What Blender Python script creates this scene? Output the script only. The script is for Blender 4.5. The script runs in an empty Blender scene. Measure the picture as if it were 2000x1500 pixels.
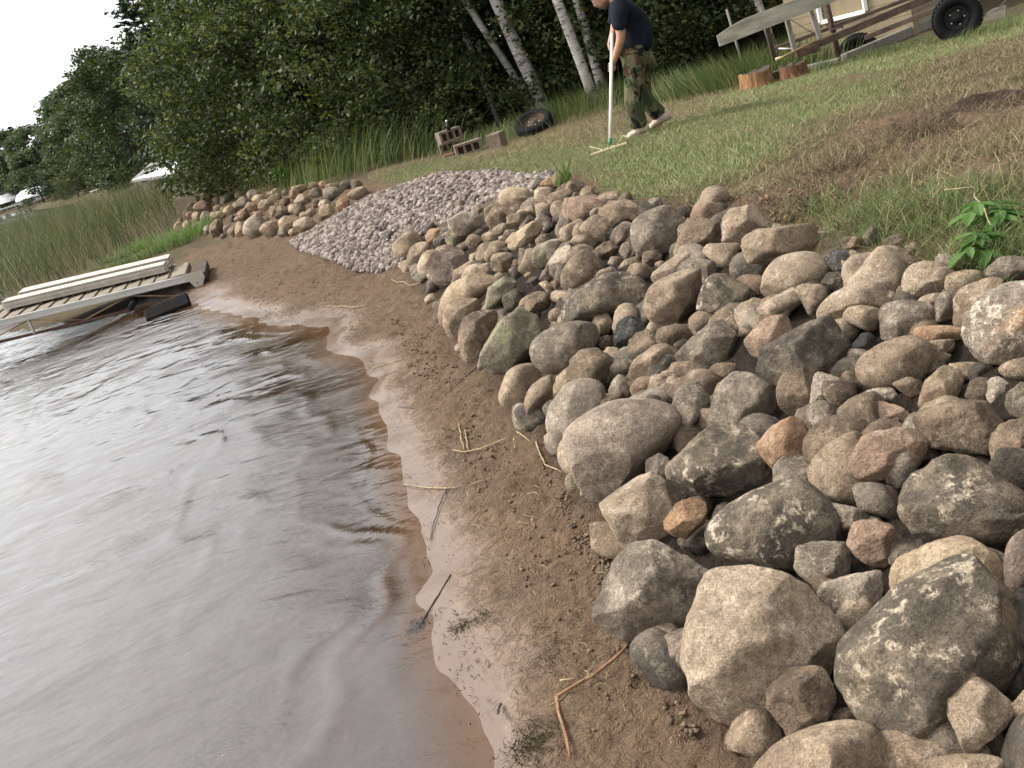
import bpy, bmesh, math, random
import numpy as np
from mathutils import Vector, Matrix
random.seed(7); RNG = np.random.default_rng(7)
S = bpy.context.scene; C = S.collection

# ------------------------------------------------------------------ camera, sky, sun, exposure
FPX = 2000.0; ROLL = math.radians(17.5); EYE = 2.1; PITCH = math.atan(648/FPX)
st, ct, sp, cp = math.sin(ROLL), math.cos(ROLL), math.sin(PITCH), math.cos(PITCH)
FW = np.array([0, cp, -sp]); RT = np.array([ct, -st*sp, -st*cp]); UP = np.array([st, ct*sp, ct*cp])
camd = bpy.data.cameras.new('camera'); cam = bpy.data.objects.new('camera', camd); C.objects.link(cam)
camd.sensor_width = 36; camd.lens = 36*FPX/2000; camd.clip_start = 0.05; camd.clip_end = 3000
cam.matrix_world = Matrix(((RT[0], UP[0], -FW[0], 0), (RT[1], UP[1], -FW[1], 0), (RT[2], UP[2], -FW[2], EYE), (0, 0, 0, 1)))
S.camera = cam
S.render.resolution_x = 1024; S.render.resolution_y = 768
SUN_EL = 44; SUN_AZ = (-0.82, 0.30)                       # the light comes from the lake side
W = bpy.data.worlds.new('World'); S.world = W; W.use_nodes = True
nt = W.node_tree; nt.nodes.clear()
wo = nt.nodes.new('ShaderNodeOutputWorld'); mx = nt.nodes.new('ShaderNodeMixShader')
b1 = nt.nodes.new('ShaderNodeBackground'); b2 = nt.nodes.new('ShaderNodeBackground')
sky = nt.nodes.new('ShaderNodeTexSky'); sky.sky_type = 'NISHITA'; sky.sun_disc = False
sky.sun_elevation = math.radians(SUN_EL); sky.sun_rotation = math.atan2(SUN_AZ[0], SUN_AZ[1])
tc = nt.nodes.new('ShaderNodeTexCoord'); nz = nt.nodes.new('ShaderNodeTexNoise'); rp = nt.nodes.new('ShaderNodeValToRGB')
nz.inputs['Scale'].default_value = 2.2; nz.inputs['Detail'].default_value = 5; nz.inputs['Distortion'].default_value = .4
rp.color_ramp.elements[0].position = .3; rp.color_ramp.elements[0].color = (.90, .92, .95, 1)
rp.color_ramp.elements[1].position = .62; rp.color_ramp.elements[1].color = (1.0, .98, .96, 1)
nt.links.new(tc.outputs['Generated'], nz.inputs['Vector']); nt.links.new(nz.outputs['Fac'], rp.inputs['Fac'])
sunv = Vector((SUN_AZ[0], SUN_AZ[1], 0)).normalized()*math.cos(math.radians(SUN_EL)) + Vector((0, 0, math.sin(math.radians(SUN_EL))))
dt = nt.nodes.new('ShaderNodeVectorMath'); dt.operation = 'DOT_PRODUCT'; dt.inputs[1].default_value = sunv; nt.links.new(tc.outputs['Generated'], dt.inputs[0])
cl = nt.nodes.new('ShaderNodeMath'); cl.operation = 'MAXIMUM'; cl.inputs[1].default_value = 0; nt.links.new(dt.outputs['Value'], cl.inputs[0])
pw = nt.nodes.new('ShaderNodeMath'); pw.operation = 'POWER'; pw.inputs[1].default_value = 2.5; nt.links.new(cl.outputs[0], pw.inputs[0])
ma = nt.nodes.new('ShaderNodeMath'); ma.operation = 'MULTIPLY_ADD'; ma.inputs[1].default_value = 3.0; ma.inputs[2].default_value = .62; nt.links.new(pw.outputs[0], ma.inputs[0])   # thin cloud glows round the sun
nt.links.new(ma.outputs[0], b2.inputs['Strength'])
nt.links.new(rp.outputs['Color'], b2.inputs['Color']); nt.links.new(sky.outputs['Color'], b1.inputs['Color'])
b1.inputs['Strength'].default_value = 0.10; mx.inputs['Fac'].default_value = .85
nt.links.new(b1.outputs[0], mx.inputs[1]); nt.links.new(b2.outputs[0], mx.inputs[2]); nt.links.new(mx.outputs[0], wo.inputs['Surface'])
sd = bpy.data.lights.new('sun', 'SUN'); sun = bpy.data.objects.new('sun', sd); C.objects.link(sun)
sd.energy = 2.8; sd.angle = math.radians(9); sd.color = (1, .95, .87)
_s = Vector((SUN_AZ[0], SUN_AZ[1], 0)).normalized()*math.cos(math.radians(SUN_EL)) + Vector((0, 0, math.sin(math.radians(SUN_EL))))
sun.rotation_euler = _s.to_track_quat('Z', 'Y').to_euler()
S.view_settings.view_transform = 'Standard'; S.view_settings.look = 'None'
S.view_settings.exposure = 0.65; S.view_settings.gamma = 1
S.view_settings.use_curve_mapping = False
S.cycles.max_bounces = 6; S.cycles.transparent_max_bounces = 12
S.cycles.use_denoising = True

# ------------------------------------------------------------------ helpers
def ray(px, py):
    a = (px-1000)/FPX; b = (750-py)/FPX
    return FW + a*RT + b*UP
def at_z(px, py, z):
    d = ray(px, py); t = (z-EYE)/d[2]; return np.array([d[0]*t, d[1]*t, z])
def at_y(px, py, y):
    d = ray(px, py); t = y/d[1]; return np.array([d[0]*t, y, EYE+d[2]*t])
def proj(p):
    v = np.asarray(p, float) - np.array([0, 0, EYE]); c = v@FW
    return np.stack([1000+FPX*(v@RT)/c, 750-FPX*(v@UP)/c, c], -1)

def nz3(p, seed=0):
    p = np.asarray(p, float); i = np.floor(p).astype(np.int64); f = p-i; f = f*f*(3-2*f)
    def h(x, y, z):
        n = (x*374761393 + y*668265263 + z*1440662683 + seed*974634777) & 0xffffffff
        n = ((n ^ (n >> 13))*1274126177) & 0xffffffff
        n = ((n ^ (n >> 15))*2246822519) & 0xffffffff
        return ((n ^ (n >> 16)) & 0xffff)/32767.5-1
    x, y, z = i[..., 0], i[..., 1], i[..., 2]; u, v, w = f[..., 0], f[..., 1], f[..., 2]
    L = lambda a, b, t: a+(b-a)*t
    return L(L(L(h(x, y, z), h(x+1, y, z), u), L(h(x, y+1, z), h(x+1, y+1, z), u), v),
             L(L(h(x, y, z+1), h(x+1, y, z+1), u), L(h(x, y+1, z+1), h(x+1, y+1, z+1), u), v), w)

def mesh_obj(name, V, F, mat=None, parent=None, smooth=False, kind=None):
    me = bpy.data.meshes.new(name); me.from_pydata([tuple(v) for v in V], [], F) if not isinstance(F, np.ndarray) else None
    if isinstance(F, np.ndarray): fill_mesh(me, V, F)
    o = bpy.data.objects.new(name, me); C.objects.link(o)
    if mat:
        for m in (mat if isinstance(mat, (list, tuple)) else [mat]): me.materials.append(m)
    if parent: o.parent = parent
    if smooth: me.polygons.foreach_set('use_smooth', [True]*len(me.polygons))
    if kind: o['kind'] = kind
    me.update(); return o
def fill_mesh(me, V, F):
    V = np.ascontiguousarray(V, np.float32); F = np.ascontiguousarray(F, np.int32); n, k = F.shape
    me.vertices.add(len(V)); me.vertices.foreach_set('co', V.ravel())
    me.loops.add(n*k); me.loops.foreach_set('vertex_index', F.ravel())
    me.polygons.add(n); me.polygons.foreach_set('loop_start', np.arange(0, n*k, k, dtype=np.int32))
    me.polygons.foreach_set('loop_total', np.full(n, k, np.int32))
    me.update(calc_edges=True); me.validate()
def tag(o, label=None, cat=None, group=None, kind=None):
    if label: o['label'] = label
    if cat: o['category'] = cat
    if group: o['group'] = group
    if kind: o['kind'] = kind
    return o
def empty(name, loc, label, cat, group=None, rot=0):
    o = bpy.data.objects.new(name, None); C.objects.link(o); o.empty_display_size = .1
    o.location = loc; o.rotation_euler = (0, 0, rot); return tag(o, label, cat, group)

class MB:
    def __init__(s): s.v = []; s.f = []
    def add(s, V, F):
        n = len(s.v); s.v += [tuple(map(float, q)) for q in V]; s.f += [tuple(int(i)+n for i in q) for q in F]; return s
    def box(s, c, size, R=None, bev=.0):
        x, y, z = [q/2 for q in size]; b = min(bev, x*.6, y*.6, z*.6)
        bm = bmesh.new(); bmesh.ops.create_cube(bm, size=1)
        for v in bm.verts: v.co = Vector((v.co.x*2*x, v.co.y*2*y, v.co.z*2*z))
        if b > 0: bmesh.ops.bevel(bm, geom=bm.edges[:], offset=b, segments=1, affect='EDGES')
        if R is not None: bm.transform(R.to_4x4())
        V = [Vector(c)+v.co for v in bm.verts]; bm.verts.index_update()
        F = [[v.index for v in f.verts] for f in bm.faces]; bm.free(); return s.add(V, F)
    def beam(s, a, b, w, h, up=(0, 0, 1), bev=.004):
        a, b = Vector(a), Vector(b); x = (b-a).normalized(); y = Vector(up).cross(x).normalized(); z = x.cross(y)
        R = Matrix((x, y, z)).transposed(); return s.box((a+b)/2, ((b-a).length, w, h), R, bev)
    def tube(s, pts, r, n=8, cap=True):
        P = [Vector(p) for p in pts]; r = r if isinstance(r, (list, tuple)) else [r]*len(P)
        V = []; F = []; ref = None
        for i, p in enumerate(P):
            t = (P[min(i+1, len(P)-1)]-P[max(i-1, 0)]).normalized()
            if ref is None: ref = t.orthogonal().normalized()
            ref = (ref - t*ref.dot(t)).normalized(); q = t.cross(ref)
            for k in range(n):
                a = 2*math.pi*k/n; V.append(p+(ref*math.cos(a)+q*math.sin(a))*r[i])
        for i in range(len(P)-1):
            for k in range(n): F.append((i*n+k, i*n+(k+1) % n, (i+1)*n+(k+1) % n, (i+1)*n+k))
        if cap: F.append(tuple(range(n))[::-1]); F.append(tuple((len(P)-1)*n+k for k in range(n)))
        return s.add(V, F)
    def lathe(s, prof, c=(0, 0, 0), R=None, n=24, close=False):
        V = []; F = []; m = len(prof)
        for k in range(n):
            a = 2*math.pi*k/n
            for (r, z) in prof:
                v = Vector((r*math.cos(a), r*math.sin(a), z)); v = R @ v if R else v; V.append(Vector(c)+v)
        for k in range(n):
            for i in range(m if close else m-1):
                j = (i+1) % m; k2 = (k+1) % n; F.append((k*m+i, k2*m+i, k2*m+j, k*m+j))
        return s.add(V, F)
    def obj(s, name, mat, parent=None, smooth=False):
        o = mesh_obj(name, s.v, s.f, mat, None, smooth)
        if parent is not None:
            o.parent = parent; o.matrix_parent_inverse = Matrix.Translation(parent.location).inverted() if parent.rotation_euler[2] == 0 else (Matrix.LocRotScale(parent.location, parent.rotation_euler, None)).inverted()
        return o

# ------------------------------------------------------------------ materials
MATS = {}
class N:
    """small node helper"""
    def __init__(s, name, rough=.85, spec=.3):
        m = bpy.data.materials.new(name); m.use_nodes = True; s.m = m; s.t = m.node_tree
        s.b = s.t.nodes['Principled BSDF']; s.b.inputs['Roughness'].default_value = rough
        s.b.inputs['Specular IOR Level'].default_value = spec; s.coord = None; MATS[name] = m
    def n(s, typ, **kw):
        x = s.t.nodes.new('ShaderNode'+typ)
        for k, v in kw.items(): setattr(x, k, v)
        return x
    def put(s, a, b):
        if hasattr(a, 'is_output'): s.t.links.new(a, b)
        elif isinstance(a, (tuple, list)) and b.type == 'RGBA': b.default_value = (*a[:3], 1)
        else: b.default_value = a
    def co(s, kind='Object', rnd=True, scale=None):
        t = s.n('TexCoord').outputs[kind]
        if rnd:
            oi = s.n('ObjectInfo'); mu = s.n('Math', operation='MULTIPLY'); s.put(oi.outputs['Random'], mu.inputs[0]); mu.inputs[1].default_value = 57.
            ad = s.n('VectorMath', operation='ADD'); s.put(t, ad.inputs[0]); s.put(mu.outputs[0], ad.inputs[1]); t = ad.outputs[0]
        if scale:
            sc = s.n('VectorMath', operation='MULTIPLY'); s.put(t, sc.inputs[0]); sc.inputs[1].default_value = scale; t = sc.outputs[0]
        return t
    def noise(s, vec, scale, det=4, rough=.55, dist=0., out='Fac'):
        x = s.n('TexNoise'); s.put(vec, x.inputs['Vector']); x.inputs['Scale'].default_value = scale
        x.inputs['Detail'].default_value = det; x.inputs['Roughness'].default_value = rough; x.inputs['Distortion'].default_value = dist
        return x.outputs[out]
    def voro(s, vec, scale, out='Distance', feature='F1'):
        x = s.n('TexVoronoi', feature=feature); s.put(vec, x.inputs['Vector']); x.inputs['Scale'].default_value = scale; return x.outputs[out]
    def ramp(s, fac, stops):
        x = s.n('ValToRGB'); s.put(fac, x.inputs['Fac']); e = x.color_ramp.elements
        while len(e) < len(stops): e.new(.5)
        for q, (p, c) in zip(e, stops): q.position = p; q.color = (*c, 1) if len(c) == 3 else c
        return x.outputs['Color']
    def step(s, fac, a, b):
        x = s.n('MapRange', interpolation_type='SMOOTHSTEP'); s.put(fac, x.inputs['Value']); x.inputs['From Min'].default_value = a; x.inputs['From Max'].default_value = b; return x.outputs['Result']
    def mix(s, f, a, b, blend='MIX'):
        x = s.n('Mix', data_type='RGBA', blend_type=blend); s.put(f, x.inputs['Factor']); s.put(a, x.inputs[6]); s.put(b, x.inputs[7]); return x.outputs[2]
    def math(s, op, a, b=0.):
        x = s.n('Math', operation=op); s.put(a, x.inputs[0]); s.put(b, x.inputs[1]); return x.outputs[0]
    def bump(s, h, strength=.5, dist=.01, prev=None):
        x = s.n('Bump'); x.inputs['Strength'].default_value = strength; x.inputs['Distance'].default_value = dist; s.put(h, x.inputs['Height'])
        if prev is not None: s.put(prev, x.inputs['Normal'])
        return x.outputs['Normal']
    def attr(s, name, out='Fac'):
        x = s.n('Attribute'); x.attribute_name = name; return x.outputs[out]
    def col(s, c): s.put(c, s.b.inputs['Base Color']); return s
    def rough(s, c): s.put(c, s.b.inputs['Roughness']); return s
    def nrm(s, c): s.put(c, s.b.inputs['Normal']); return s

def plain(name, col, rough=.7, spec=.3, metal=0., var=.25, scale=9., bump=.15, stretch=None):
    k = N(name, rough, spec); v = k.co('Object', True, stretch); n = k.noise(v, scale, 5, .6)
    lo = tuple(c*(1-var) for c in col); hi = tuple(min(1, c*(1+var)) for c in col)
    k.col(k.ramp(n, [(.3, lo), (.7, hi)])); k.b.inputs['Metallic'].default_value = metal
    if bump: k.nrm(k.bump(k.noise(v, scale*5, 3), bump, .01))
    return k.m

def rock_mat(name, base, alt, patch, pamt=.5, dark=None, damt=.35, grain=.5, blotch=None):
    def wm(q):
        if q is None: return q
        l = .3*q[0]+.55*q[1]+.15*q[2]; q = [l*c+(x-l*c)*.8 for x, c in zip(q, (1.56, 1.0, .52))]; return tuple(min(1, x*1.0+.014*c) for x, c in zip(q, (1.1, 1, .8)))
    base, alt, patch, dark, blotch = map(wm, (base, alt, patch, dark, blotch))
    k = N(name, .88, .25); v = k.co('Object', True)
    c = k.ramp(k.noise(v, 5.5, 5, .6, .3), [(.3, tuple(q*.72 for q in base)), (.48, base), (.58, alt), (.72, tuple(min(1, q*1.15) for q in alt))])
    if blotch: c = k.mix(k.step(k.noise(v, 3.2, 3, .5, .6), .56, .66), c, blotch)
    if dark: c = k.mix(k.math('MULTIPLY', k.step(k.noise(v, 8, 8, .74, .3), .5, .6), damt), c, dark)
    big = k.step(k.noise(v, 7, 3, .5), .38, .62)
    fine = k.step(k.noise(v, 19, 9, .78, .25), .51, .60)
    c = k.mix(k.math('MULTIPLY', k.math('MULTIPLY', big, fine), pamt), c, patch)
    vein = k.step(k.voro(k.mix(.12, v, k.noise(v, 9, 4, .6, 0, 'Color')), 6, 'Distance', 'DISTANCE_TO_EDGE'), .022, .004)
    c = k.mix(k.math('MULTIPLY', vein, k.math('MULTIPLY', k.step(k.noise(v, 4.5, 3), .5, .62), .22*min(1, pamt+.15))), c, patch)
    md = k.noise(v, 48, 6, .75); c = k.mix(.6, c, k.mix(1., c, k.ramp(md, [(.36, (.58, .56, .54)), (.5, (1, 1, 1)), (.64, (1.42, 1.38, 1.3))]), 'MULTIPLY'))
    sp = k.noise(v, 150, 3, .7)
    c = k.mix(min(1, grain*1.5), c, k.mix(1., c, k.ramp(sp, [(.32, (.45, .43, .42)), (.5, (1, 1, 1)), (.7, (1.45, 1.42, 1.38))]), 'MULTIPLY'))
    k.col(c)
    h1 = k.noise(v, 22, 8, .66, .4); h2 = k.noise(v, 120, 4, .7)
    pit = k.step(k.voro(v, 34), .05, .22)
    h3 = k.noise(v, 60, 6, .7)
    k.nrm(k.bump(h2, .6, .010, k.bump(h3, .6, .02, k.bump(h1, .9, .05, k.bump(pit, .2, .008))))); return k.m
# ------------------------------------------------------------------ terrain heights from surveyed points
CTRL = []
def cpts(z, pts):
    for q in pts: CTRL.append(at_z(q[0], q[1], z))
cpts(0.0, [(250,610),(400,600),(500,625),(640,650),(700,700),(740,740),(760,860),(790,960),(830,1080),(838,1200),(880,1300),(910,1400),(930,1500)])
cpts(.045, [(560,610),(690,660),(770,740),(850,860),(900,1000),(960,1150),(1040,1300),(1080,1500)])
cpts(.10, [(460,520),(570,500),(700,535),(790,550),(850,610),(900,690),(1000,800),(1120,960),(1200,1090),(1280,1300),(1400,1430),(1480,1500)])
cpts(.66, [(1080,345),(1250,400),(1400,410),(1620,475),(1850,530),(2000,570)])
cpts(.14, [(345,460),(420,468),(500,468),(580,462)])
cpts(.62, [(390,380),(500,370),(600,365),(690,355)])
cpts(.5, [(480,345),(600,335),(860,300),(1000,285),(1050,262)])
cpts(.6, [(1150,210),(1300,200),(1450,172)])
cpts(.84, [(1250,265),(1190,300),(1290,260),(1400,280)])
cpts(.66, [(720,352),(960,338),(850,345)])
cpts(.80, [(1200,390),(1500,300),(1700,300),(1750,420),(1400,385),(1640,440),(1850,480),(1990,500)])
cpts(.72, [(1900,200),(1700,200)])
cpts(.62, [(1480,170),(1640,128),(1870,80),(2000,45)])
CTRL += [np.array(q, float) for q in [
 (-2.2,2.4,-.22),(-3.5,5,-.34),(-1.9,5.5,-.16),(-2.4,8,-.15),(-4.5,9,-.34),(-7,12,-.4),(-4.6,12.8,-.1),(-12,14,-.7),(-20,20,-1.),(-40,40,-1.4),(-60,80,-1.4),
 (-6.2,16.4,.05),(-7.5,20,.12),(-9,18.5,-.02),(-11,21,-.08),(-10,27,.12),(-15,30,-.1),(-14,40,.05),(-22,45,-.2),(-20,62,.1),(-16,60,.5),(-7,31,.6),
 (-26,82,.1),(-30,80,-.2),(-45,125,.1),(-50,122,-.3),(-61,150,.1),(-68,148,-.3),(-110,200,.1),(-20,84,.8),(-36,126,.9),(-52,154,.9),(-95,215,1.),
 (-.48,1.5,-.01),(-.48,0,-.01),(-.5,-5,-.01),(-.5,-20,-.01),(-3,-5,-.4),(.35,1.2,.1),(.4,0,.1),(.4,-8,.1),(.4,-20,.1),(2.1,2.2,.7),(2.1,0,.72),(2.1,-8,.72),(2.1,-20,.72),
 (5,4,.85),(5,0,.85),(9,6,.8),(20,0,.8),(20,15,.7),(12,17,.65),(9,20,.62),(5,22,.6),(0,26,.5),(-3,32,.5),(5,35,.6),(25,40,.8),(0,60,.8),(30,100,1),(-10,90,1),(0,160,1.2),(150,150,1.2),(200,-50,1),(0,400,1.2),(-300,400,1.2),(-300,100,-1.6),(-300,-200,-1.6),(0,-200,.4),(-250,330,.5),(-200,240,.1)]]
CTRL = np.array(CTRL)
def _phi(r): return r
_K = _phi(np.linalg.norm(CTRL[:, None, :2]-CTRL[None, :, :2], axis=-1)); _n = len(CTRL)
_P = np.c_[np.ones(_n), CTRL[:, :2]]; _A = np.zeros((_n+3, _n+3)); _A[:_n, :_n] = _K - .03*np.eye(_n); _A[:_n, _n:] = _P; _A[_n:, :_n] = _P.T
_w = np.linalg.solve(_A, np.r_[CTRL[:, 2], 0, 0, 0])
def ground(x, y):
    x = np.asarray(x, float); y = np.asarray(y, float); sh = x.shape; q = np.c_[x.ravel(), y.ravel()]; out = np.empty(len(q))
    for i in range(0, len(q), 20000):
        b = q[i:i+20000]; out[i:i+20000] = _phi(np.linalg.norm(b[:, None]-CTRL[None, :, :2], axis=-1))@_w[:_n] + _w[_n] + b@_w[_n+1:]
    return out.reshape(sh)
def g1(x, y): return float(ground(np.array([x]), np.array([y]))[0])
def hit(px, py, up=0.):
    """the ground point seen through a photo point"""
    d = ray(px, py); t = np.geomspace(1.2, 260, 900); x, y, z = d[0]*t, d[1]*t, EYE+d[2]*t
    below = np.nonzero(z <= ground(x, y)+up)[0]; i = below[0] if len(below) else len(t)-1
    return np.array([x[i], y[i], z[i]])
def seg_dist(P, poly, closed=True):
    poly = np.asarray(poly)[:, :2]; D = np.full(len(P), 1e9); n = len(poly)
    for i in range(n if closed else n-1):
        a, b = poly[i], poly[(i+1) % n]; ab = b-a; t = np.clip(((P-a)@ab)/(ab@ab+1e-12), 0, 1); D = np.minimum(D, np.linalg.norm(P-a-t[:, None]*ab, axis=1))
    return D
def inside(P, poly):
    poly = np.asarray(poly)[:, :2]; r = np.zeros(len(P), bool); n = len(poly)
    for i in range(n):
        a, b = poly[i], poly[(i+1) % n]; c = (a[1] > P[:, 1]) != (b[1] > P[:, 1])
        with np.errstate(divide='ignore', invalid='ignore'): r ^= c & (P[:, 0] < (b[0]-a[0])*(P[:, 1]-a[1])/(b[1]-a[1])+a[0])
    return r
def sdist(P, poly): return np.where(inside(P, poly), 1, -1)*seg_dist(P, poly)
def wpoly(pts, up=0): return np.array([hit(*p, up) for p in pts])
BARE = np.r_[wpoly([(1092,338),(1180,372),(1250,392),(1400,402),(1620,470),(1850,525),(2000,560)]), [[2.2,2.5,.7],[2.2,-30,.7],[-30,-30,-1],[-30,11,-1],[-6,14.2,0]],
             wpoly([(330,560),(362,492),(430,474),(350,462),(395,385),(500,368),(600,360),(715,350),(960,336)])]
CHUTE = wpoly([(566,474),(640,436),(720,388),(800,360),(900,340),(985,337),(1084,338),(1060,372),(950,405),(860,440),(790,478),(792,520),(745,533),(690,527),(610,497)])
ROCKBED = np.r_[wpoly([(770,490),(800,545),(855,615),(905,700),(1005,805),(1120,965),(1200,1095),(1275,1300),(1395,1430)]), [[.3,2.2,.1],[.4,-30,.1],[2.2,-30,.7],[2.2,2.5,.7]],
                wpoly([(2000,560),(1850,525),(1620,470),(1400,402),(1250,392),(1092,345)])]
# ------------------------------------------------------------------ ground mesh
rr = np.r_[np.geomspace(1.0, 32, 400), np.geomspace(32, 1200, 62)[1:]]
aa = np.radians(np.r_[np.linspace(-52, 52, 600), np.linspace(52, 308, 70)[1:-1]])
nr, na = len(rr), len(aa)
A, R_ = np.meshgrid(aa, rr); X = R_*np.sin(A); Y = R_*np.cos(A); Z0 = ground(X, Y)
P2 = np.c_[X.ravel(), Y.ravel()]
bare = sdist(P2, BARE); p3 = np.c_[P2, np.zeros(len(P2))]
lawn_m = np.clip(.5 - (bare + .22*nz3(p3*2.3, 3) + .12*nz3(p3*7, 4))/.35, 0, 1)
z = Z0.ravel().copy(); near = np.clip((40-np.linalg.norm(P2, axis=1))/15, 0, 1)
smooth_w = np.clip((z-.028)/.06, 0.03, 1)
nA = nz3(p3*4.5, 11); nB = nz3(p3*11, 12); nC = nz3(p3*27, 13); nD = np.abs(nz3(p3*np.array([6, 9, 1]), 14))
z += near*(1-lawn_m)*smooth_w*(.02*nA + .017*nB + .013*nC + .008*nz3(p3*46, 19) - .03*np.clip(.22-nD, 0, 1)*2)
z += near*lawn_m*(.03*nz3(p3*1.7, 15) + .014*nz3(p3*6, 16) + .008*nC)
z += (1-lawn_m)*np.exp(-(z/.05)**2)*.007*(nz3(p3*np.array([1.9,1.3,1]), 21)+nz3(p3*5, 22))*near
for i, (px, py) in enumerate([(905,880),(955,985),(880,760),(930,1080),(1010,1120),(1080,1330),(1010,960),(1130,1180),(1190,1330),(850,690),(800,620),(700,590),(620,560),(540,530),(760,575),(1060,1040),(1150,1400),(980,890)]):
    c = hit(px, py); an = i*1.9+.4; dx, dy = P2[:, 0]-c[0], P2[:, 1]-c[1]; e_ = ((dx*math.cos(an)+dy*math.sin(an))/.055)**2+((dy*math.cos(an)-dx*math.sin(an))/.14)**2
    z += np.clip((z-.062)/.02, 0, 1)*(-.018*np.exp(-e_**2)+.010*np.exp(-(e_-1.5)**2*2.5))
bed = np.clip(-z*12, 0, 1)*(1-lawn_m); z += near*bed*.008*nz3(p3*9, 17)
def blob(px, py, rad, sx=1.): 
    c = hit(px, py); d = (P2-c[:2])*np.array([sx, 1]); return np.exp(-(d**2).sum(1)/rad**2)
green = sum(blob(*q) for q in [(1230,300,1.1),(1330,270,1.1),(1450,235,1.0),(1100,320,.9),(950,335,1.2),(1560,200,.9),(800,345,1.3),(1420,320,.5),(1700,120,1.3),(1850,90,1.3),(1960,60,1.),(1640,150,1.),(1480,175,1.),(1900,500,.45),(1990,470,.5),(1780,470,.35),(320,470,2.),(1350,300,.6)])
soil = sum(blob(*q) for q in [(1880,225,.9),(1960,210,.8),(1820,260,.6),(1560,405,.55),(1680,330,.45),(1500,400,.4),(1450,260,.3),(1900,110,.7),(1760,290,.5),(1640,390,.4),(1960,330,.5),(1330,205,.8),(1600,170,.8)])
dark = .5*sum(blob(*q) for q in [(1880,228,.38),(1960,205,.34),(1800,258,.22),(1650,332,.16)])
mound = blob(1880,225,.6)*np.clip(.5+nz3(p3*4,18), 0, 1.3); z += .08*mound
wl = np.clip(z, -1, 1)
def attr(me, name, vals):
    a = me.attributes.new(name, 'FLOAT', 'POINT'); a.data.foreach_set('value', np.ascontiguousarray(vals, np.float32))
idx = np.arange(nr*na).reshape(nr, na); nxt = np.roll(idx, -1, 1)
Q = np.stack([idx[:-1], nxt[:-1], nxt[1:], idx[1:]], -1).reshape(-1, 4)
V3 = np.c_[P2, z]
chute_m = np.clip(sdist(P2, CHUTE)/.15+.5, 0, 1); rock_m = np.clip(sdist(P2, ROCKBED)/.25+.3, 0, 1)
tread = blob(630,520,1.0) + blob(500,520,.8)

g = N('ground', .9, .25)
pos = g.n('NewGeometry').outputs['Position']; sx = g.n('SeparateXYZ'); g.put(pos, sx.inputs[0])
la, gr, so, dk, ck, rk, td = [g.attr(q) for q in ('lawn', 'green', 'soil', 'dark', 'chute', 'rockbed', 'tread')]
n1 = g.noise(pos, 1.6, 6, .62); n2 = g.noise(pos, 9, 6, .65); n3 = g.noise(pos, 55, 5, .7); n4 = g.noise(pos, 320, 2, .6)
sand = g.ramp(n2, [(.25, (.165, .108, .066)), (.5, (.235, .158, .098)), (.75, (.30, .205, .13))])
sand = g.mix(g.step(n1, .5, .68), sand, (.27, .175, .105))
sand = g.mix(g.math('MULTIPLY', g.step(g.noise(pos, 5, 7, .75, 1.), .56, .68), .5), sand, (.095, .066, .043))
sand = g.mix(g.math('MULTIPLY', g.step(g.noise(pos, 30, 8, .8, .6), .55, .66), .6), sand, (.10, .068, .045))
sand = g.mix(.55, sand, g.mix(1., sand, g.ramp(n4, [(.3, (.55, .52, .5)), (.5, (1, 1, 1)), (.72, (1.5, 1.45, 1.4))]), 'MULTIPLY'))
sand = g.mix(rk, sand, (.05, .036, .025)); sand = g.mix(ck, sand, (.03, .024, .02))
wet = g.n('MapRange', interpolation_type='SMOOTHSTEP'); hh = g.math('ADD', sx.outputs['Z'], g.math('MULTIPLY', g.math('SUBTRACT', g.noise(pos, 2.4, 4), .5), .035))
g.put(hh, wet.inputs['Value']); wet.inputs['From Min'].default_value = .066; wet.inputs['From Max'].default_value = .012; wet = wet.outputs['Result']
wetsand = g.mix(n2, (.098, .066, .047), (.142, .099, .072))
under = g.step(sx.outputs['Z'], .0, -.16)
bedc = g.ramp(g.noise(pos, 14, 7, .7), [(.3, (.04, .03, .022)), (.5, (.085, .063, .047)), (.75, (.16, .125, .095))])
bedc = g.mix(g.step(g.voro(pos, 26), .16, .05), bedc, (.26, .215, .17))
wetsand = g.mix(under, wetsand, bedc)
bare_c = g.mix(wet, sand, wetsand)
soilc = g.ramp(g.noise(pos, 24, 8, .75), [(.3, (.12, .08, .05)), (.5, (.25, .165, .10)), (.7, (.38, .26, .165))])
thatch = g.ramp(g.noise(g.co('Object', False, (1, 1, 1)), 38, 7, .75, .8), [(.3, (.06, .045, .025)), (.5, (.155, .12, .065)), (.7, (.28, .225, .125))])
grn = g.ramp(g.noise(pos, 45, 6, .75), [(.3, (.07, .085, .03)), (.55, (.18, .205, .08)), (.75, (.30, .31, .14))])
lw = g.mix(g.step(g.math('ADD', g.math('MULTIPLY', gr, .75), g.math('SUBTRACT', n1, .5)), .2, .6), thatch, grn)
lw = g.mix(g.step(g.math('ADD', g.math('ADD', g.math('MULTIPLY', so, .42), g.math('MULTIPLY', g.math('SUBTRACT', n2, .5), 1.5)), g.math('SUBTRACT', n1, .5)), .2, .5), lw, soilc)
lw = g.mix(g.step(g.math('ADD', dk, g.math('MULTIPLY', g.math('SUBTRACT', g.noise(pos, 14, 7, .75), .5), 2.4)), .3, .75), lw, (.06, .036, .024))
g.col(g.mix(la, bare_c, lw))
film = g.step(hh, .05, .012); rg = g.mix(wet, (.92,)*3, g.mix(film, (.5,)*3, (.2,)*3)); rg2 = g.mix(la, rg, (.95,)*3); g.rough(rg2)
ssp = g.math('MULTIPLY', wet, g.math('SUBTRACT', 1., la)); g.put(g.math('ADD', .2, g.math('MULTIPLY', ssp, .12)), g.b.inputs['Specular IOR Level'])
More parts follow.
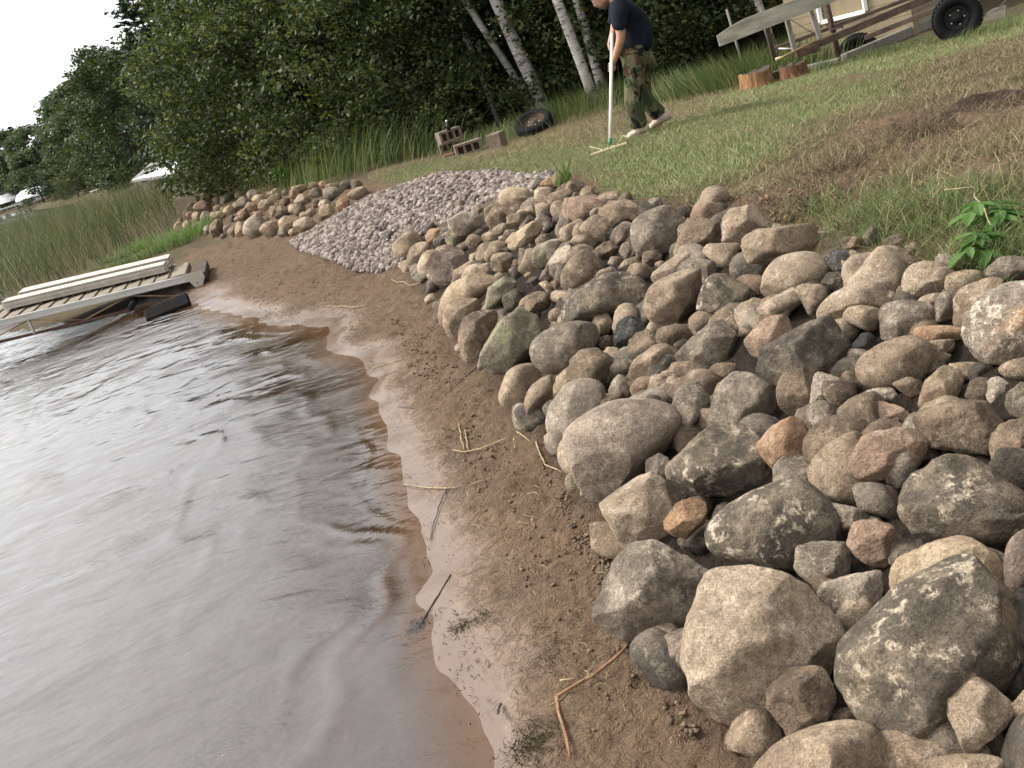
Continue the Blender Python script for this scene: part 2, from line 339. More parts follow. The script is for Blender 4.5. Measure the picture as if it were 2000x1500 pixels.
dry = g.math('SUBTRACT', 1., g.math('MULTIPLY', wet, g.math('SUBTRACT', 1., la)))
hgt = g.math('ADD', g.math('MULTIPLY', n3, .5), g.math('ADD', g.math('MULTIPLY', g.noise(pos, 20, 6, .7, 1.2), 1.), g.math('MULTIPLY', n4, .12)))
rid = g.math('ABSOLUTE', g.math('SUBTRACT', g.noise(pos, 13, 5, .6, .8), .5)); hgt = g.math('SUBTRACT', hgt, g.math('MULTIPLY', g.step(rid, .05, .0), .35)); cld = g.voro(g.mix(.08, pos, g.noise(pos, 30, 3, .6, 0, 'Color')), 21); hgt = g.math('ADD', hgt, g.math('MULTIPLY', g.step(cld, .45, .1), g.math('MULTIPLY', g.step(g.noise(pos, 4, 4), .48, .6), .5)))
wv = g.n('TexWave', wave_type='BANDS', bands_direction='DIAGONAL'); g.put(pos, wv.inputs['Vector']); wv.inputs['Scale'].default_value = 5.5; wv.inputs['Distortion'].default_value = 2.5; wv.inputs['Detail'].default_value = 2
hgt = g.math('ADD', hgt, g.math('MULTIPLY', g.math('MULTIPLY', wv.outputs['Fac'], td), .8))
hgt = g.math('MULTIPLY', hgt, g.math('ADD', .006, g.math('MULTIPLY', g.math('POWER', dry, 1.6), .994)))
g.nrm(g.bump(hgt, 1., .11))

fx = lawn_m[Q].mean(1); fz = z[Q].max(1)
def sub(name, sel):
    q = Q[sel]; u, inv = np.unique(q, return_inverse=True); o = mesh_obj(name, V3[u], inv.reshape(q.shape), g.m, smooth=True, kind='structure')
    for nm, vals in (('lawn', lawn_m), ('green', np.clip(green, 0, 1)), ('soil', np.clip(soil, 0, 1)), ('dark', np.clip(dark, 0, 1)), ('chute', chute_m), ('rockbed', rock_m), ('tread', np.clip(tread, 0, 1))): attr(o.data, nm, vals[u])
    return o
is_l = fx > .5; is_b = (~is_l) & (fz < 0)
sub('lawn', is_l); sub('lake_bed', is_b); sub('sandy_beach', (~is_l) & ~is_b)

# ------------------------------------------------------------------ lake water
wr = np.r_[np.geomspace(1.0, 34, 420), np.geomspace(34, 1200, 60)[1:]]; wa = np.radians(np.r_[np.linspace(-50, 22, 420), np.linspace(22, 310, 60)[1:-1]])
A, R_ = np.meshgrid(wa, wr); WX = (R_*np.sin(A)).ravel(); WY = (R_*np.cos(A)).ravel(); dep = -ground(WX, WY)
wi = np.arange(len(wr)*len(wa)).reshape(len(wr), len(wa)); wn = np.roll(wi, -1, 1)
WQ = np.stack([wi[:-1], wn[:-1], wn[1:], wi[1:]], -1).reshape(-1, 4); WQ = WQ[dep[WQ].max(1) > -.05]
wp = np.c_[WX, WY, np.zeros(len(WX))]; nr_ = np.clip((30-np.hypot(WX, WY))/20, 0, 1); shal = np.exp(-((dep-.05)/.07)**2)
wz = .004*nr_*nz3(wp*np.array([2.2, 1.6, 1]), 31) + .0022*nr_*nz3(wp*np.array([6, 3.5, 1]), 32)
ph = dep*75 + 2.2*nz3(wp*1.3, 33) ; wz += nr_*shal*.0045*np.clip(np.sin(ph), -.3, 1)*(.5+.5*nz3(wp*.9, 34))
u, inv = np.unique(WQ, return_inverse=True)
w = N('lake_water', .02, .5); w.t.nodes.remove(w.b); out = w.t.nodes['Material Output']
wpos = w.n('NewGeometry').outputs['Position']
def wsc(s, rot=0):
    m = w.n('Mapping'); w.put(wpos, m.inputs['Vector']); m.inputs['Scale'].default_value = s; m.inputs['Rotation'].default_value = (0, 0, rot); return m.outputs[0]
ha = w.noise(wsc((1, 2.0, 1), .5), 5, 3, .5, .8); hb = w.noise(wsc((1, 2.6, 1), -.2), 26, 3, .55, .8); hc = w.noise(wsc((1, 1.7, 1), .9), 1.7, 2, .5, .5)
calm = w.step(w.noise(wpos, 1.1, 4, .6), .50, .64)
hw = w.math('ADD', w.math('MULTIPLY', ha, .30), w.math('ADD', w.math('MULTIPLY', w.math('MULTIPLY', hb, .20), calm), w.math('MULTIPLY', hc, 1.35)))
crest = w.attr('crest'); cw = w.noise(wsc((1, 2.2, 1), .6), 42, 3, .55, 1.); hw = w.math('ADD', hw, w.math('ADD', w.math('MULTIPLY', crest, .55), w.math('MULTIPLY', w.math('MULTIPLY', cw, .16), w.attr('shallow'))))
nb = w.bump(hw, .8, .022)
gl = w.n('BsdfGlossy'); gl.inputs['Roughness'].default_value = .015; w.put(nb, gl.inputs['Normal']); gl.inputs['Color'].default_value = (1, 1, 1, 1)
tr = w.n('BsdfTransparent'); tr.inputs['Color'].default_value = (.82, .70, .57, 1)
fr = w.n('Fresnel'); fr.inputs['IOR'].default_value = 1.62; w.put(nb, fr.inputs['Normal'])
ms = w.n('MixShader'); w.put(w.math('MULTIPLY', fr.outputs[0], w.math('ADD', .42, w.math('MULTIPLY', w.attr('deep'), .58))), ms.inputs[0]); w.put(tr.outputs[0], ms.inputs[1]); w.put(gl.outputs[0], ms.inputs[2]); w.put(ms.outputs[0], out.inputs['Surface'])
lw_ = mesh_obj('lake_water', np.c_[WX, WY, wz][u], inv.reshape(WQ.shape), w.m, smooth=True, kind='structure')
wob = 1.6*nz3(wp*1.1, 35)+.6*nz3(wp*3, 36); cr_ = sum(np.exp(-((dep-d0-.02*wob*(1+i))/wd)**2)*np.clip(.6+.8*nz3(wp*1.5+i*9, 37), 0, 1) for i, (d0, wd) in enumerate([(.018, .006), (.055, .010), (.11, .016), (.19, .02)]))
attr(lw_.data, 'deep', np.clip((dep/.035), 0, 1)[u]); attr(lw_.data, 'crest', (cr_*nr_)[u]); attr(lw_.data, 'shallow', np.clip(1.2*np.exp(-(dep/.13)**2)*np.clip(.4+1.2*nz3(wp*1.4, 38), 0, 1), 0, 1)[u])
# ------------------------------------------------------------------ boulders and stones of the shore revetment
RM = {
 'T': rock_mat('tan_granite', (.27,.205,.145), (.36,.285,.205), (.56,.50,.42), .55, (.11,.085,.062), .45),
 'B': rock_mat('beige_granite', (.33,.265,.195), (.42,.345,.265), (.62,.57,.49), .5, (.16,.125,.095), .4),
 'C': rock_mat('cream_sandstone', (.42,.33,.225), (.50,.41,.29), (.64,.57,.46), .35, (.24,.17,.11), .35, .35),
 'G': rock_mat('grey_stone', (.18,.155,.125), (.29,.255,.21), (.52,.48,.41), .6, (.08,.068,.055), .5),
 'W': rock_mat('pale_grey_stone', (.30,.265,.22), (.41,.365,.305), (.64,.59,.51), .65, (.14,.12,.095), .45),
 'D': rock_mat('dark_grey_stone', (.075,.066,.055), (.15,.13,.105), (.40,.36,.29), .42, (.035,.032,.028), .6),
 'S': rock_mat('mottled_dark_stone', (.11,.095,.075), (.22,.185,.14), (.60,.54,.43), 1., (.06,.055,.045), .7),
 'P': rock_mat('pink_granite', (.31,.21,.155), (.40,.285,.215), (.56,.47,.39), .45, (.17,.115,.085), .4),
 'O': rock_mat('orange_stone', (.36,.215,.125), (.43,.275,.175), (.56,.44,.33), .45, (.17,.105,.07), .45),
 'N': rock_mat('brown_stone', (.15,.11,.078), (.25,.19,.135), (.48,.42,.34), .5, (.065,.048,.036), .5),
 'E': rock_mat('greenish_grey_stone', (.175,.165,.12), (.28,.26,.195), (.46,.45,.37), .5, (.08,.085,.065), .5, .5, (.24,.26,.15)),
 'K': rock_mat('blue_black_stone', (.035,.04,.044), (.085,.095,.10), (.27,.28,.28), .4, (.02,.02,.02), .5),
 'V': rock_mat('purple_brown_stone', (.17,.13,.11), (.27,.21,.18), (.46,.40,.35), .45, (.085,.065,.055), .45),
 'X': rock_mat('white_veined_boulder', (.24,.21,.175), (.35,.31,.26), (.72,.66,.56), 1.0, (.12,.105,.09), .4, .5, (.40,.27,.17)),
 'L': rock_mat('pitted_beige_stone', (.33,.275,.225), (.42,.36,.295), (.57,.52,.46), .45, (.12,.10,.085), .55),
}
CNAME = dict(T='tan', B='beige', C='cream', G='grey', W='pale grey', D='dark', S='dark mottled', P='pink', O='orange', N='brown', E='greenish grey', K='black', V='purplish brown', X='white veined', L='pitted beige')
# region origin x, y, scale, then one line a stone: colour shape(R round, S worn, A broken)[^ on top, v sunk] outline | name used to find it
ROCKS = '''
@1000 700 .3
T R 90,270 130,190 230,115 330,110 400,160 300,240 260,400 260,535 200,500 110,410
W S 235,390 290,260 380,160 470,148 560,180 640,290 560,480 430,620 330,640 290,570 240,470
L R 330,560 360,460 480,370 640,285 880,262 1030,310 1090,420 1000,640 840,780 700,860 600,945 540,930 430,850 390,740 340,640|huge pitted beige boulder by the sand
G A 1045,230 1230,100 1380,115 1390,160 1290,290 1260,440 1150,570 1010,615 945,540 1000,400
W S 635,200 680,110 725,110 780,190 790,255 650,275 632,230
P R 770,190 820,130 890,120 920,150 900,260 800,260
T S 880,230 910,110 960,105 1010,130 1040,200 970,280 890,265
B S 990,120 1090,90 1210,95 1190,150 1050,220 1010,180
G A 1245,320 1310,220 1480,70 1540,90 1690,165 1755,310 1640,480 1580,510 1280,430|big grey peaked rock with black underside
S S 995,810 1030,700 1180,540 1350,420 1430,397 1500,410 1570,490 1680,660 1715,790 1500,890 1400,890 1130,912 1020,870|dark white-veined triangular boulder
O S 1610,560 1640,520 1730,430 1840,388 1900,400 1940,470 2000,545 2010,640 1920,735 1740,740 1690,690 1640,640|orange brown chunky stone
W A^ 845,700 880,660 980,608 1005,620 1025,700 1020,760 990,795 900,765 845,750
B S 585,1000 620,890 720,780 830,752 930,770 1020,840 1100,940 1090,1180 900,1290 760,1320 680,1150 620,1060
O A^ 985,1180 990,1060 1030,970 1200,900 1310,862 1380,870 1402,930 1360,980 1250,1070 1230,1220 1110,1290 1030,1250|bright orange broken stone
S R 1238,1130 1290,1060 1440,930 1640,830 1850,778 1900,790 2020,900 2110,1000 2160,1130 2080,1280 1830,1390 1560,1340 1350,1310 1270,1230|big boulder with cream patches
@1000 1050 .3
G A 520,480 560,390 640,190 730,100 850,15 980,15 1150,110 1320,170 1310,260 1240,480 1100,620 920,675 780,655 600,570|big grey broken block with white edges
V R 912,720 960,660 1080,600 1165,590 1230,700 1200,910 1060,915 990,850 930,790
B S 1125,690 1170,560 1215,330 1300,200 1380,165 1500,190 1780,220 1900,290 2030,410 2110,560 2130,650 2080,780 1960,1040 1830,1220 1700,1275 1550,1300 1400,1270 1190,1110 1140,950|biggest pale lichen-patched boulder
@1400 1050 .3
N A^ 290,1020 340,960 480,860 600,785 650,790 700,870 820,960 810,1020 720,1150 690,1220 460,1290 430,1280 360,1170 340,1100
D Av 660,770 710,720 805,715 825,940 740,920 665,830
S S 820,680 850,590 960,470 1130,310 1350,160 1560,118 1660,150 1800,270 1920,420 1985,600 1990,690 1930,850 1800,1020 1640,1180 1530,1250 1400,1300 1180,1340 1050,1280 900,1130 830,950|huge dark grey boulder with white flecks
C S 1140,180 1180,120 1370,60 1480,5 1600,0 1700,40 1850,160 1885,230 1875,370 1750,420 1400,420 1150,330
G A 490,150 510,50 640,40 760,10 800,10 850,60 950,160 900,210 780,270 630,322 520,240
W A 660,340 720,290 850,255 1040,220 1145,230 1155,320 1050,470 960,540 860,600 800,560 740,490 690,440
V R 1870,180 1890,50 1960,-30 2050,-60 2130,200 2080,420 1960,495 1890,400
B A^ 1495,1060 1510,1000 1590,950 1680,920 1740,935 1940,1040 2000,1090 1990,1120 1900,1200 1810,1330 1760,1400 1690,1415 1640,1390 1550,1230 1510,1140|angular tan stone in the bottom corner
T R 180,1530 270,1420 430,1310 640,1230 830,1185 960,1200 1080,1290 1150,1400 1190,1540 1100,1700 600,1760 250,1690|long tan boulder cut by the bottom edge
N Rv 1170,1360 1400,1290 1560,1270 1660,1400 1600,1600 1250,1600
T S 1355,1490 1420,1440 1600,1410 1750,1420 1880,1460 1950,1510 1920,1650 1400,1680
N R 1915,1260 1940,1190 2020,1130 2120,1180 2120,1450 2000,1460 1940,1370
N Rv 680,1200 760,1130 830,1110 910,1140 990,1240 800,1290
D Rv 1840,950 1960,740 2100,680 2170,900 2000,1080 1900,1040
G A 2000,760 2060,640 2160,700 2180,900 2040,900
@1400 700 .3
N S 400,220 430,110 530,70 590,72 650,140 650,230 620,340 590,395 540,400 470,375 410,290
G S 610,320 615,220 640,110 700,70 760,90 840,210 830,260 780,310 720,330 640,340
N S 690,70 730,48 790,75 800,110 780,140 720,110
N Av 800,110 860,80 920,50 940,140 970,190 910,255 850,240 820,160
N A^ 1145,190 1160,110 1240,110 1330,150 1370,220 1330,280 1260,260 1220,230
W A 900,240 930,200 1010,195 1150,190 1190,210 1200,290 1130,310 1020,290 920,280
P S 800,330 830,300 930,280 1080,285 1190,320 1270,400 1280,440 1200,480 980,495 900,465 840,400|flat dusty pink boulder
G R^ 590,390 610,320 680,282 750,285 800,330 840,420 885,470 830,525 760,540 680,510 620,450|round dark grey cobble
P A^ 870,690 910,610 970,510 1100,475 1240,460 1320,480 1380,540 1370,620 1290,720 1180,780 1030,800 940,775 890,730|salmon pink flat slab
T R 580,770 610,700 720,570 850,490 930,475 1010,540 1020,800 970,960 940,975 740,910 600,800
T A 1310,330 1340,170 1480,40 1600,-5 1615,20 1610,150 1560,260 1480,320 1350,400 1290,400
N A 1285,410 1340,340 1470,300 1600,275 1780,295 1870,330 1890,400 1870,520 1780,620 1640,620 1480,590 1390,570 1330,500|wide olive brown broken boulder
N A 1775,600 1800,500 1880,410 1950,390 2050,400 2100,600 2050,690 1890,780 1780,690
S S 1185,960 1190,870 1220,790 1370,700 1510,630 1650,650 1800,710 1920,800 2020,880 2060,1020 1980,1140 1850,1260 1750,1250 1600,1220 1320,1230 1220,1130|large mottled olive boulder at the right
G A^ 745,1020 755,950 800,930 880,950 960,990 1080,1020 1095,1055 940,1090 840,1125 770,1085
P A 820,1180 850,1110 940,1055 1060,1050 1150,1090 1240,1240 1200,1320 1040,1375 960,1350 900,1270|blocky pink stone
N Av 960,990 990,880 1020,800 1150,800 1200,1000 1170,1090 1090,1060 1000,1030
W S 1745,200 1780,130 1840,120 1910,150 1935,200 1880,270 1850,320 1780,290
N S 1600,240 1640,160 1700,130 1770,140 1790,200 1810,300 1700,300
D Av 1610,130 1620,30 1800,20 1850,100 1800,150 1650,160
T R 1835,80 1870,30 1990,0 2100,0 2100,150 1900,130
E A 1880,340 1890,230 1990,160 2080,180 2080,390 1950,395
C S 800,310 840,260 905,250 925,280 860,320
@1300 320 .3533
T R 1065,1130 1090,1070 1190,1000 1300,960 1400,960 1460,1010 1475,1080 1440,1160 1370,1220 1250,1240 1140,1235 1080,1190|smooth tan oval boulder mid pile
P S 130,290 170,230 250,212 310,235 335,290 310,320 200,330
T A 45,490 70,430 120,310 210,305 320,330 330,420 240,500 110,520
B A 320,420 325,300 370,255 480,230 530,250 590,320 570,380 480,430 400,450 340,450
T A 345,580 400,460 500,370 830,330 860,350 940,450 900,500 760,520 560,610 430,625 360,600|long brown slab under the grass edge
B S 180,500 240,450 400,440 400,560 350,610 290,560
B R 530,720 550,600 620,520 720,490 820,490 890,540 915,600 860,680 720,720 600,760 540,755|round speckled beige boulder
K A 885,520 900,480 1100,480 1118,500 1100,560 1040,645 930,590|black blocky rock
D A 865,660 900,600 960,600 1025,655 990,690 910,715
G A 570,350 600,330 680,340 690,370 580,375
N A 950,470 985,410 1060,405 1115,430 1115,490 960,490
D A 1085,410 1140,345 1170,380 1185,420 1130,500 1110,450
T S 1035,660 1120,530 1180,470 1280,465 1390,540 1340,610 1300,660 1150,680
N A 1130,490 1190,420 1280,390 1385,380 1390,420 1300,480 1200,485
T S 1305,480 1350,440 1400,430 1390,510 1350,520
T S 1375,510 1410,475 1445,490 1445,535 1400,540
W A 1470,530 1510,490 1600,510 1690,550 1690,590 1580,600
B S 1310,650 1350,580 1420,540 1520,560 1610,600 1600,680 1540,720 1400,750 1320,710
T R^ 1545,680 1560,615 1650,590 1720,590 1745,620 1740,660 1640,710 1590,725 1555,710|smooth tan egg-shaped cobble
G S 1750,620 1790,570 1850,520 1920,510 2020,530 2020,620 1850,650 1760,650
T S 1600,740 1650,690 1750,650 1870,640 1900,720 1800,830 1680,920 1600,890
X S 1650,960 1650,880 1720,780 1820,700 1980,650 2150,640 2260,750 2240,950 2100,1070 1900,1090 1780,1085 1690,1020|huge white-and-orange stained boulder
B R 840,850 850,800 950,700 1080,655 1200,643 1290,650 1330,700 1250,820 1000,880 860,875
D A^ 1245,700 1290,660 1350,670 1400,730 1380,760 1310,760
T A^ 1155,760 1240,700 1300,730 1305,760 1180,795
G S 1180,810 1230,770 1330,755 1450,780 1490,830 1480,890 1400,960 1300,990 1200,985 1185,890
B R 1395,755 1440,725 1520,715 1520,810 1460,820
G A^ 1475,880 1490,780 1525,690 1560,710 1615,790 1600,880 1540,895|upright grey pointed stone
O R 1380,940 1400,900 1500,893 1620,905 1655,930 1640,970 1500,990 1400,988|orange loaf-shaped stone
B A 1430,990 1500,975 1620,970 1630,1010 1580,1060 1480,1060
N A 1480,1080 1510,1030 1545,1020 1580,1060 1560,1115 1500,1125
T R^ 965,850 1020,790 1110,785 1190,810 1220,860 1200,910 1130,925 1040,890
D A 455,1100 530,1030 700,930 850,868 940,852 1060,895 1090,940 1040,1050 990,1120 900,1180 650,1245 600,1240 480,1180|huge dark olive slab
P A 345,1090 420,990 480,930 600,830 660,805 740,830 800,890 760,950 530,1080 450,1120|pink-edged leaning slab
B S 470,930 475,830 560,760 690,690 740,720 770,790 760,850 640,850 520,940
B S 705,690 760,665 850,668 905,710 890,750 830,825 790,840 750,760
S S 175,790 210,690 270,620 340,610 400,650 520,740 515,800 460,850 320,840 230,830
P R 390,650 430,615 500,615 545,630 545,720 500,740 430,705
T S -110,870 -120,750 -60,670 50,615 150,592 195,600 212,660 200,740 130,860 50,960 20,975 -60,940|tall tan block leaning right
T R 130,920 140,850 220,790 310,780 355,830 300,880 200,940 150,968
T R 370,870 420,840 475,870 470,925 420,915
G A 20,1095 100,1010 310,828 345,845 465,935 400,1010 330,1090 230,1145 130,1145|grey brown wedge-shaped rock
G S 60,950 90,890 120,875 145,960 100,1005 70,990
N Rv 215,1160 270,1110 340,1098 410,1110 440,1160 330,1200
K A 1025,1000 1060,950 1160,920 1180,980 1140,1045 1060,1050
G A 985,1130 1020,1050 1090,1050 1060,1115
G A 110,570 160,530 240,530 340,600 310,640 200,650
@700 320 .325
T R 205,510 230,460 310,405 370,440 380,500 320,570 280,580 220,545
T R 290,580 320,500 380,470 430,490 420,590 380,660 350,680 310,645
C R 355,620 390,540 450,510 490,525 470,640 440,700 380,690
V A 410,610 450,540 520,515 640,500 700,560 690,620 600,700 545,745 500,742 440,680
O R 400,440 430,395 490,390 515,430 500,470 420,478|little round orange cobble
D Av 375,460 380,410 440,350 480,370 450,410
D A 425,485 480,455 535,450 540,510 450,515
E R 520,460 530,410 570,390 645,420 645,490 560,508
W A^ 520,345 600,300 720,285 765,330 750,385 650,425 600,430 560,390|pale grey flat-topped slab
G A 555,260 600,210 655,225 668,260 600,298
B S 665,270 730,240 765,260 755,295 685,290
D A 745,260 790,200 850,210 860,250 810,310 765,320
T S 760,370 790,290 850,230 910,240 910,330 830,405 780,412|tall tan stone near the gravel top
C S 850,190 890,150 1000,150 1060,190 1070,260 960,290 860,265
N S 860,290 870,230 1000,195 1075,260 1010,320 920,335
B S 1060,250 1065,160 1110,135 1180,160 1170,270 1110,290
T S 1115,250 1160,180 1250,155 1350,170 1375,200 1240,250 1200,310 1140,312
P S 1230,260 1250,215 1350,195 1470,195 1515,230 1450,300 1380,350 1310,378 1250,335|pinkish flat-topped boulder at the grass
T S 1430,310 1480,260 1580,222 1640,225 1705,270 1690,320 1560,370 1480,385
T S 1330,400 1350,350 1430,310 1560,370 1550,430 1480,475 1410,455
O S 1090,120 1150,80 1220,90 1235,130 1190,158 1110,142
G S 1175,400 1210,330 1260,325 1325,385 1322,430 1270,465 1210,455
C A^ 868,525 920,440 1040,350 1120,320 1165,330 1172,375 1060,450 960,530 890,560|long pale slab lying askew
N S 890,370 910,310 990,285 1055,290 1060,320 970,395
B R 805,400 850,360 900,360 895,415 830,435
N R 865,440 890,395 955,400 955,445 900,470
T R 635,470 680,420 730,440 745,480 690,510
T R 725,450 770,410 830,420 875,460 780,475
T S 700,540 720,490 840,462 900,480 880,545 780,585 720,595
N A^ 770,640 790,590 880,540 960,545 945,615 840,668
G A 960,650 965,500 1000,488 1050,560 1078,665 1000,685
P S 910,640 930,580 965,575 972,655
E S 1045,590 1060,510 1130,470 1225,470 1205,560 1130,630 1060,632
T A 1020,510 1090,430 1190,415 1215,440 1120,480 1060,525
N R 1225,740 1230,640 1320,530 1370,513 1420,550 1490,625 1440,690 1380,745 1300,770|round brown boulder mid pile
W A 1155,640 1165,550 1240,470 1310,465 1390,520 1290,660 1230,720 1170,690
B R 1250,475 1310,430 1370,430 1455,480 1400,545 1300,490
N A 1415,530 1460,475 1530,465 1562,530 1545,575 1480,595
T R 1500,600 1520,560 1570,562 1592,600 1550,632
G R 1565,530 1590,480 1640,470 1668,540 1610,585
V S 1510,460 1540,390 1600,350 1660,360 1650,470 1580,515
K A 1480,420 1500,380 1560,355 1540,440 1510,465
P S 1615,340 1630,305 1700,305 1685,345
G R 1635,430 1660,340 1790,265 1860,250 1925,290 1965,400 1910,530 1830,562 1700,557 1650,490|big round grey boulder near the lawn
N R 1690,580 1720,530 1790,515 1828,545 1805,610 1740,628
T R^ 1610,640 1650,600 1720,600 1765,640 1740,692 1690,712 1640,680
B S 1555,640 1600,580 1690,555 1700,590 1620,650
B S 1735,740 1770,660 1890,565 2000,535 2060,570 1990,660 1880,720 1790,785
T S 1420,690 1450,640 1520,620 1560,640 1510,700
S R 1220,930 1240,850 1300,780 1450,680 1560,650 1650,665 1740,740 1770,800 1730,880 1620,900 1520,940 1400,955 1260,968|large white-streaked grey boulder
T A 1525,970 1560,900 1670,825 1700,848 1712,900 1600,990 1540,1012
P R 1435,890 1470,845 1540,838 1580,880 1560,935 1500,948
T R^ 1405,960 1430,910 1490,900 1527,950 1510,1012 1450,1032 1415,1000
K A 1518,1040 1550,970 1640,895 1700,890 1715,960 1775,1020 1740,1075 1600,1112 1560,1102|blue-black pointed rock
D A 1585,1110 1640,1075 1780,1075 1765,1115 1620,1142
N S 1408,1100 1440,1045 1500,1033 1550,1100 1460,1118
T R 1140,930 1150,880 1190,868 1225,890 1222,950 1180,974
E A 740,1170 760,1100 850,960 980,880 1100,900 1170,940 1150,1030 1080,1120 1030,1190 900,1280 850,1335 780,1290 750,1230|big greenish slab with lichen patch
N S 597,1000 620,940 720,898 840,890 877,915 850,990 830,1100 730,1225 680,1225 630,1150 610,1080|dark brown hollowed boulder by the sand
T S 515,920 530,850 600,808 700,810 740,865 700,950 640,1040 600,1085 560,1062 520,990
C R 482,950 500,820 560,730 650,680 760,662 855,690 820,780 720,850 600,920 515,1000|huge cream boulder by the sand
C S 550,710 580,640 680,582 735,600 710,660 620,705
E A^ 712,825 760,760 880,680 970,653 1012,690 960,745 850,845 770,892 735,882|dark green leaning slab
T S 700,670 740,610 790,590 835,660 780,690
D A 850,850 870,800 960,740 1045,740 1000,820 940,890 880,905
N A^ 973,900 1020,800 1070,723 1100,733 1168,812 1150,880 1060,915
D A 990,725 1050,673 1088,680 1060,750
V A 1080,715 1110,640 1160,623 1168,690 1120,710
C R 1085,720 1130,703 1175,740 1150,785
P R 1155,715 1185,698 1212,720 1190,765
V A 1153,805 1200,765 1270,753 1312,770 1260,840 1200,872
G R^ 1033,1110 1060,1060 1180,980 1300,948 1400,968 1437,1040 1400,1120 1300,1225 1200,1264 1110,1247 1050,1190|smooth egg-shaped grey boulder
N S 1275,1260 1290,1180 1350,1130 1430,1115 1520,1170 1610,1260 1625,1310 1520,1370 1400,1340 1290,1310
T A 1410,1130 1500,1098 1600,1115 1652,1150 1600,1220 1540,1235 1480,1175
T R 845,1360 870,1270 960,1215 1050,1206 1160,1270 1060,1400 1010,1480 900,1475 850,1430|round tan boulder at the sand edge
T S 1630,1270 1660,1180 1780,1090 1870,1073 1945,1110 1900,1190 1890,1240 1800,1280 1650,1320
C S 845,975 900,910 980,878 1010,915 900,960
'''
# the small far pile: colour shape centre x y, width, height, tilt (20 units to a photo pixel row of 4)
FAR = '''
T S 115 525 130 130 0|P S 190 530 130 150 0|N S 105 455 70 45 0|N R 165 395 50 110 0|P R 205 410 75 95 0|G R 225 320 100 85 0|D R 285 245 50 75 0|T R 370 215 135 85 0|N R 490 200 125 78 0|T R 360 262 140 66 0|T R 480 262 115 75 0|P S 340 330 210 115 0|T R 270 420 95 115 0|G R 360 425 115 135 0=round grey boulder of the far pile|N R 485 340 105 75 0|G S 550 250 125 95 35|T S 600 225 75 65 0|B R 690 205 95 75 0|G A 725 240 115 56 0|G R 735 285 175 105 0|C R 585 365 115 115 20|T R 530 350 66 66 0|T S 470 420 145 115 0|W S 830 195 145 85 0|C R 885 250 155 105 0=cream boulder atop the far pile|P S 800 330 125 115 0|P A 740 395 135 115 20|T R 650 330 75 105 0|P A 860 395 155 66 0|B S 945 305 195 110 20|T S 1035 230 125 75 20|B R 1040 185 115 80 22|B R 985 195 55 55 0|E R 1145 180 95 66 0=greenish stone under the leafy plant|T S 1270 150 175 95 10|P A 1225 195 145 95 20|T S 1410 110 115 66 0|P S 1510 100 95 66 0|T S 1595 125 155 75 8|D A 1735 110 135 115 0=dark brown rock atop the far pile|N S 1830 105 125 95 -20|G A 1440 190 145 112 20|G R 1600 190 205 128 0=big round grey boulder of the far pile|T R 1850 190 215 120 14=tan boulder topping the far pile by the gravel|B A 1305 250 185 112 -10|N A 1130 275 155 75 15|T A 1030 365 135 115 0|T A 1105 350 125 85 0|B R 1220 340 115 95 0|N A 1280 340 165 135 20|V S 1435 290 80 105 0|C S 1525 295 135 88 0|K A 1640 280 95 75 20=black green rock beside the gravel|O S 1700 300 130 150 -40|C A 1550 360 175 135 -10=cream broken rock at the gravel|T R 1390 380 115 95 0|B S 1320 400 95 66 20|D A 1110 400 185 84 14=dark slab of the far pile|N R 1500 425 90 60 0|N S 470 545 145 205 0=dark brown upright boulder of the far pile|W R 385 550 95 95 0|E S 290 520 145 85 0|V A 575 545 95 105 0|T R 620 570 90 115 0|C S 700 545 120 175 0|W R 850 520 255 225 25=biggest pale boulder of the far pile|E R 930 490 130 145 -40|T R 990 540 195 165 0=smooth tan boulder at the far pile foot|C S 1160 480 195 135 10|B S 1330 495 215 145 0=beige boulder half under the gravel|G R 1130 570 145 95 0|C R 1210 570 80 80 0|N R 530 610 65 55 0|P R 690 445 105 66 0|D R 625 440 66 85 0
'''
_ico = {}
def ico(n):
    if n not in _ico:
        bm = bmesh.new(); bmesh.ops.create_icosphere(bm, subdivisions=n, radius=1)
        _ico[n] = (np.array([v.co[:] for v in bm.verts]), np.array([[v.index for v in f.verts] for f in bm.faces])); bm.free()
    return _ico[n]
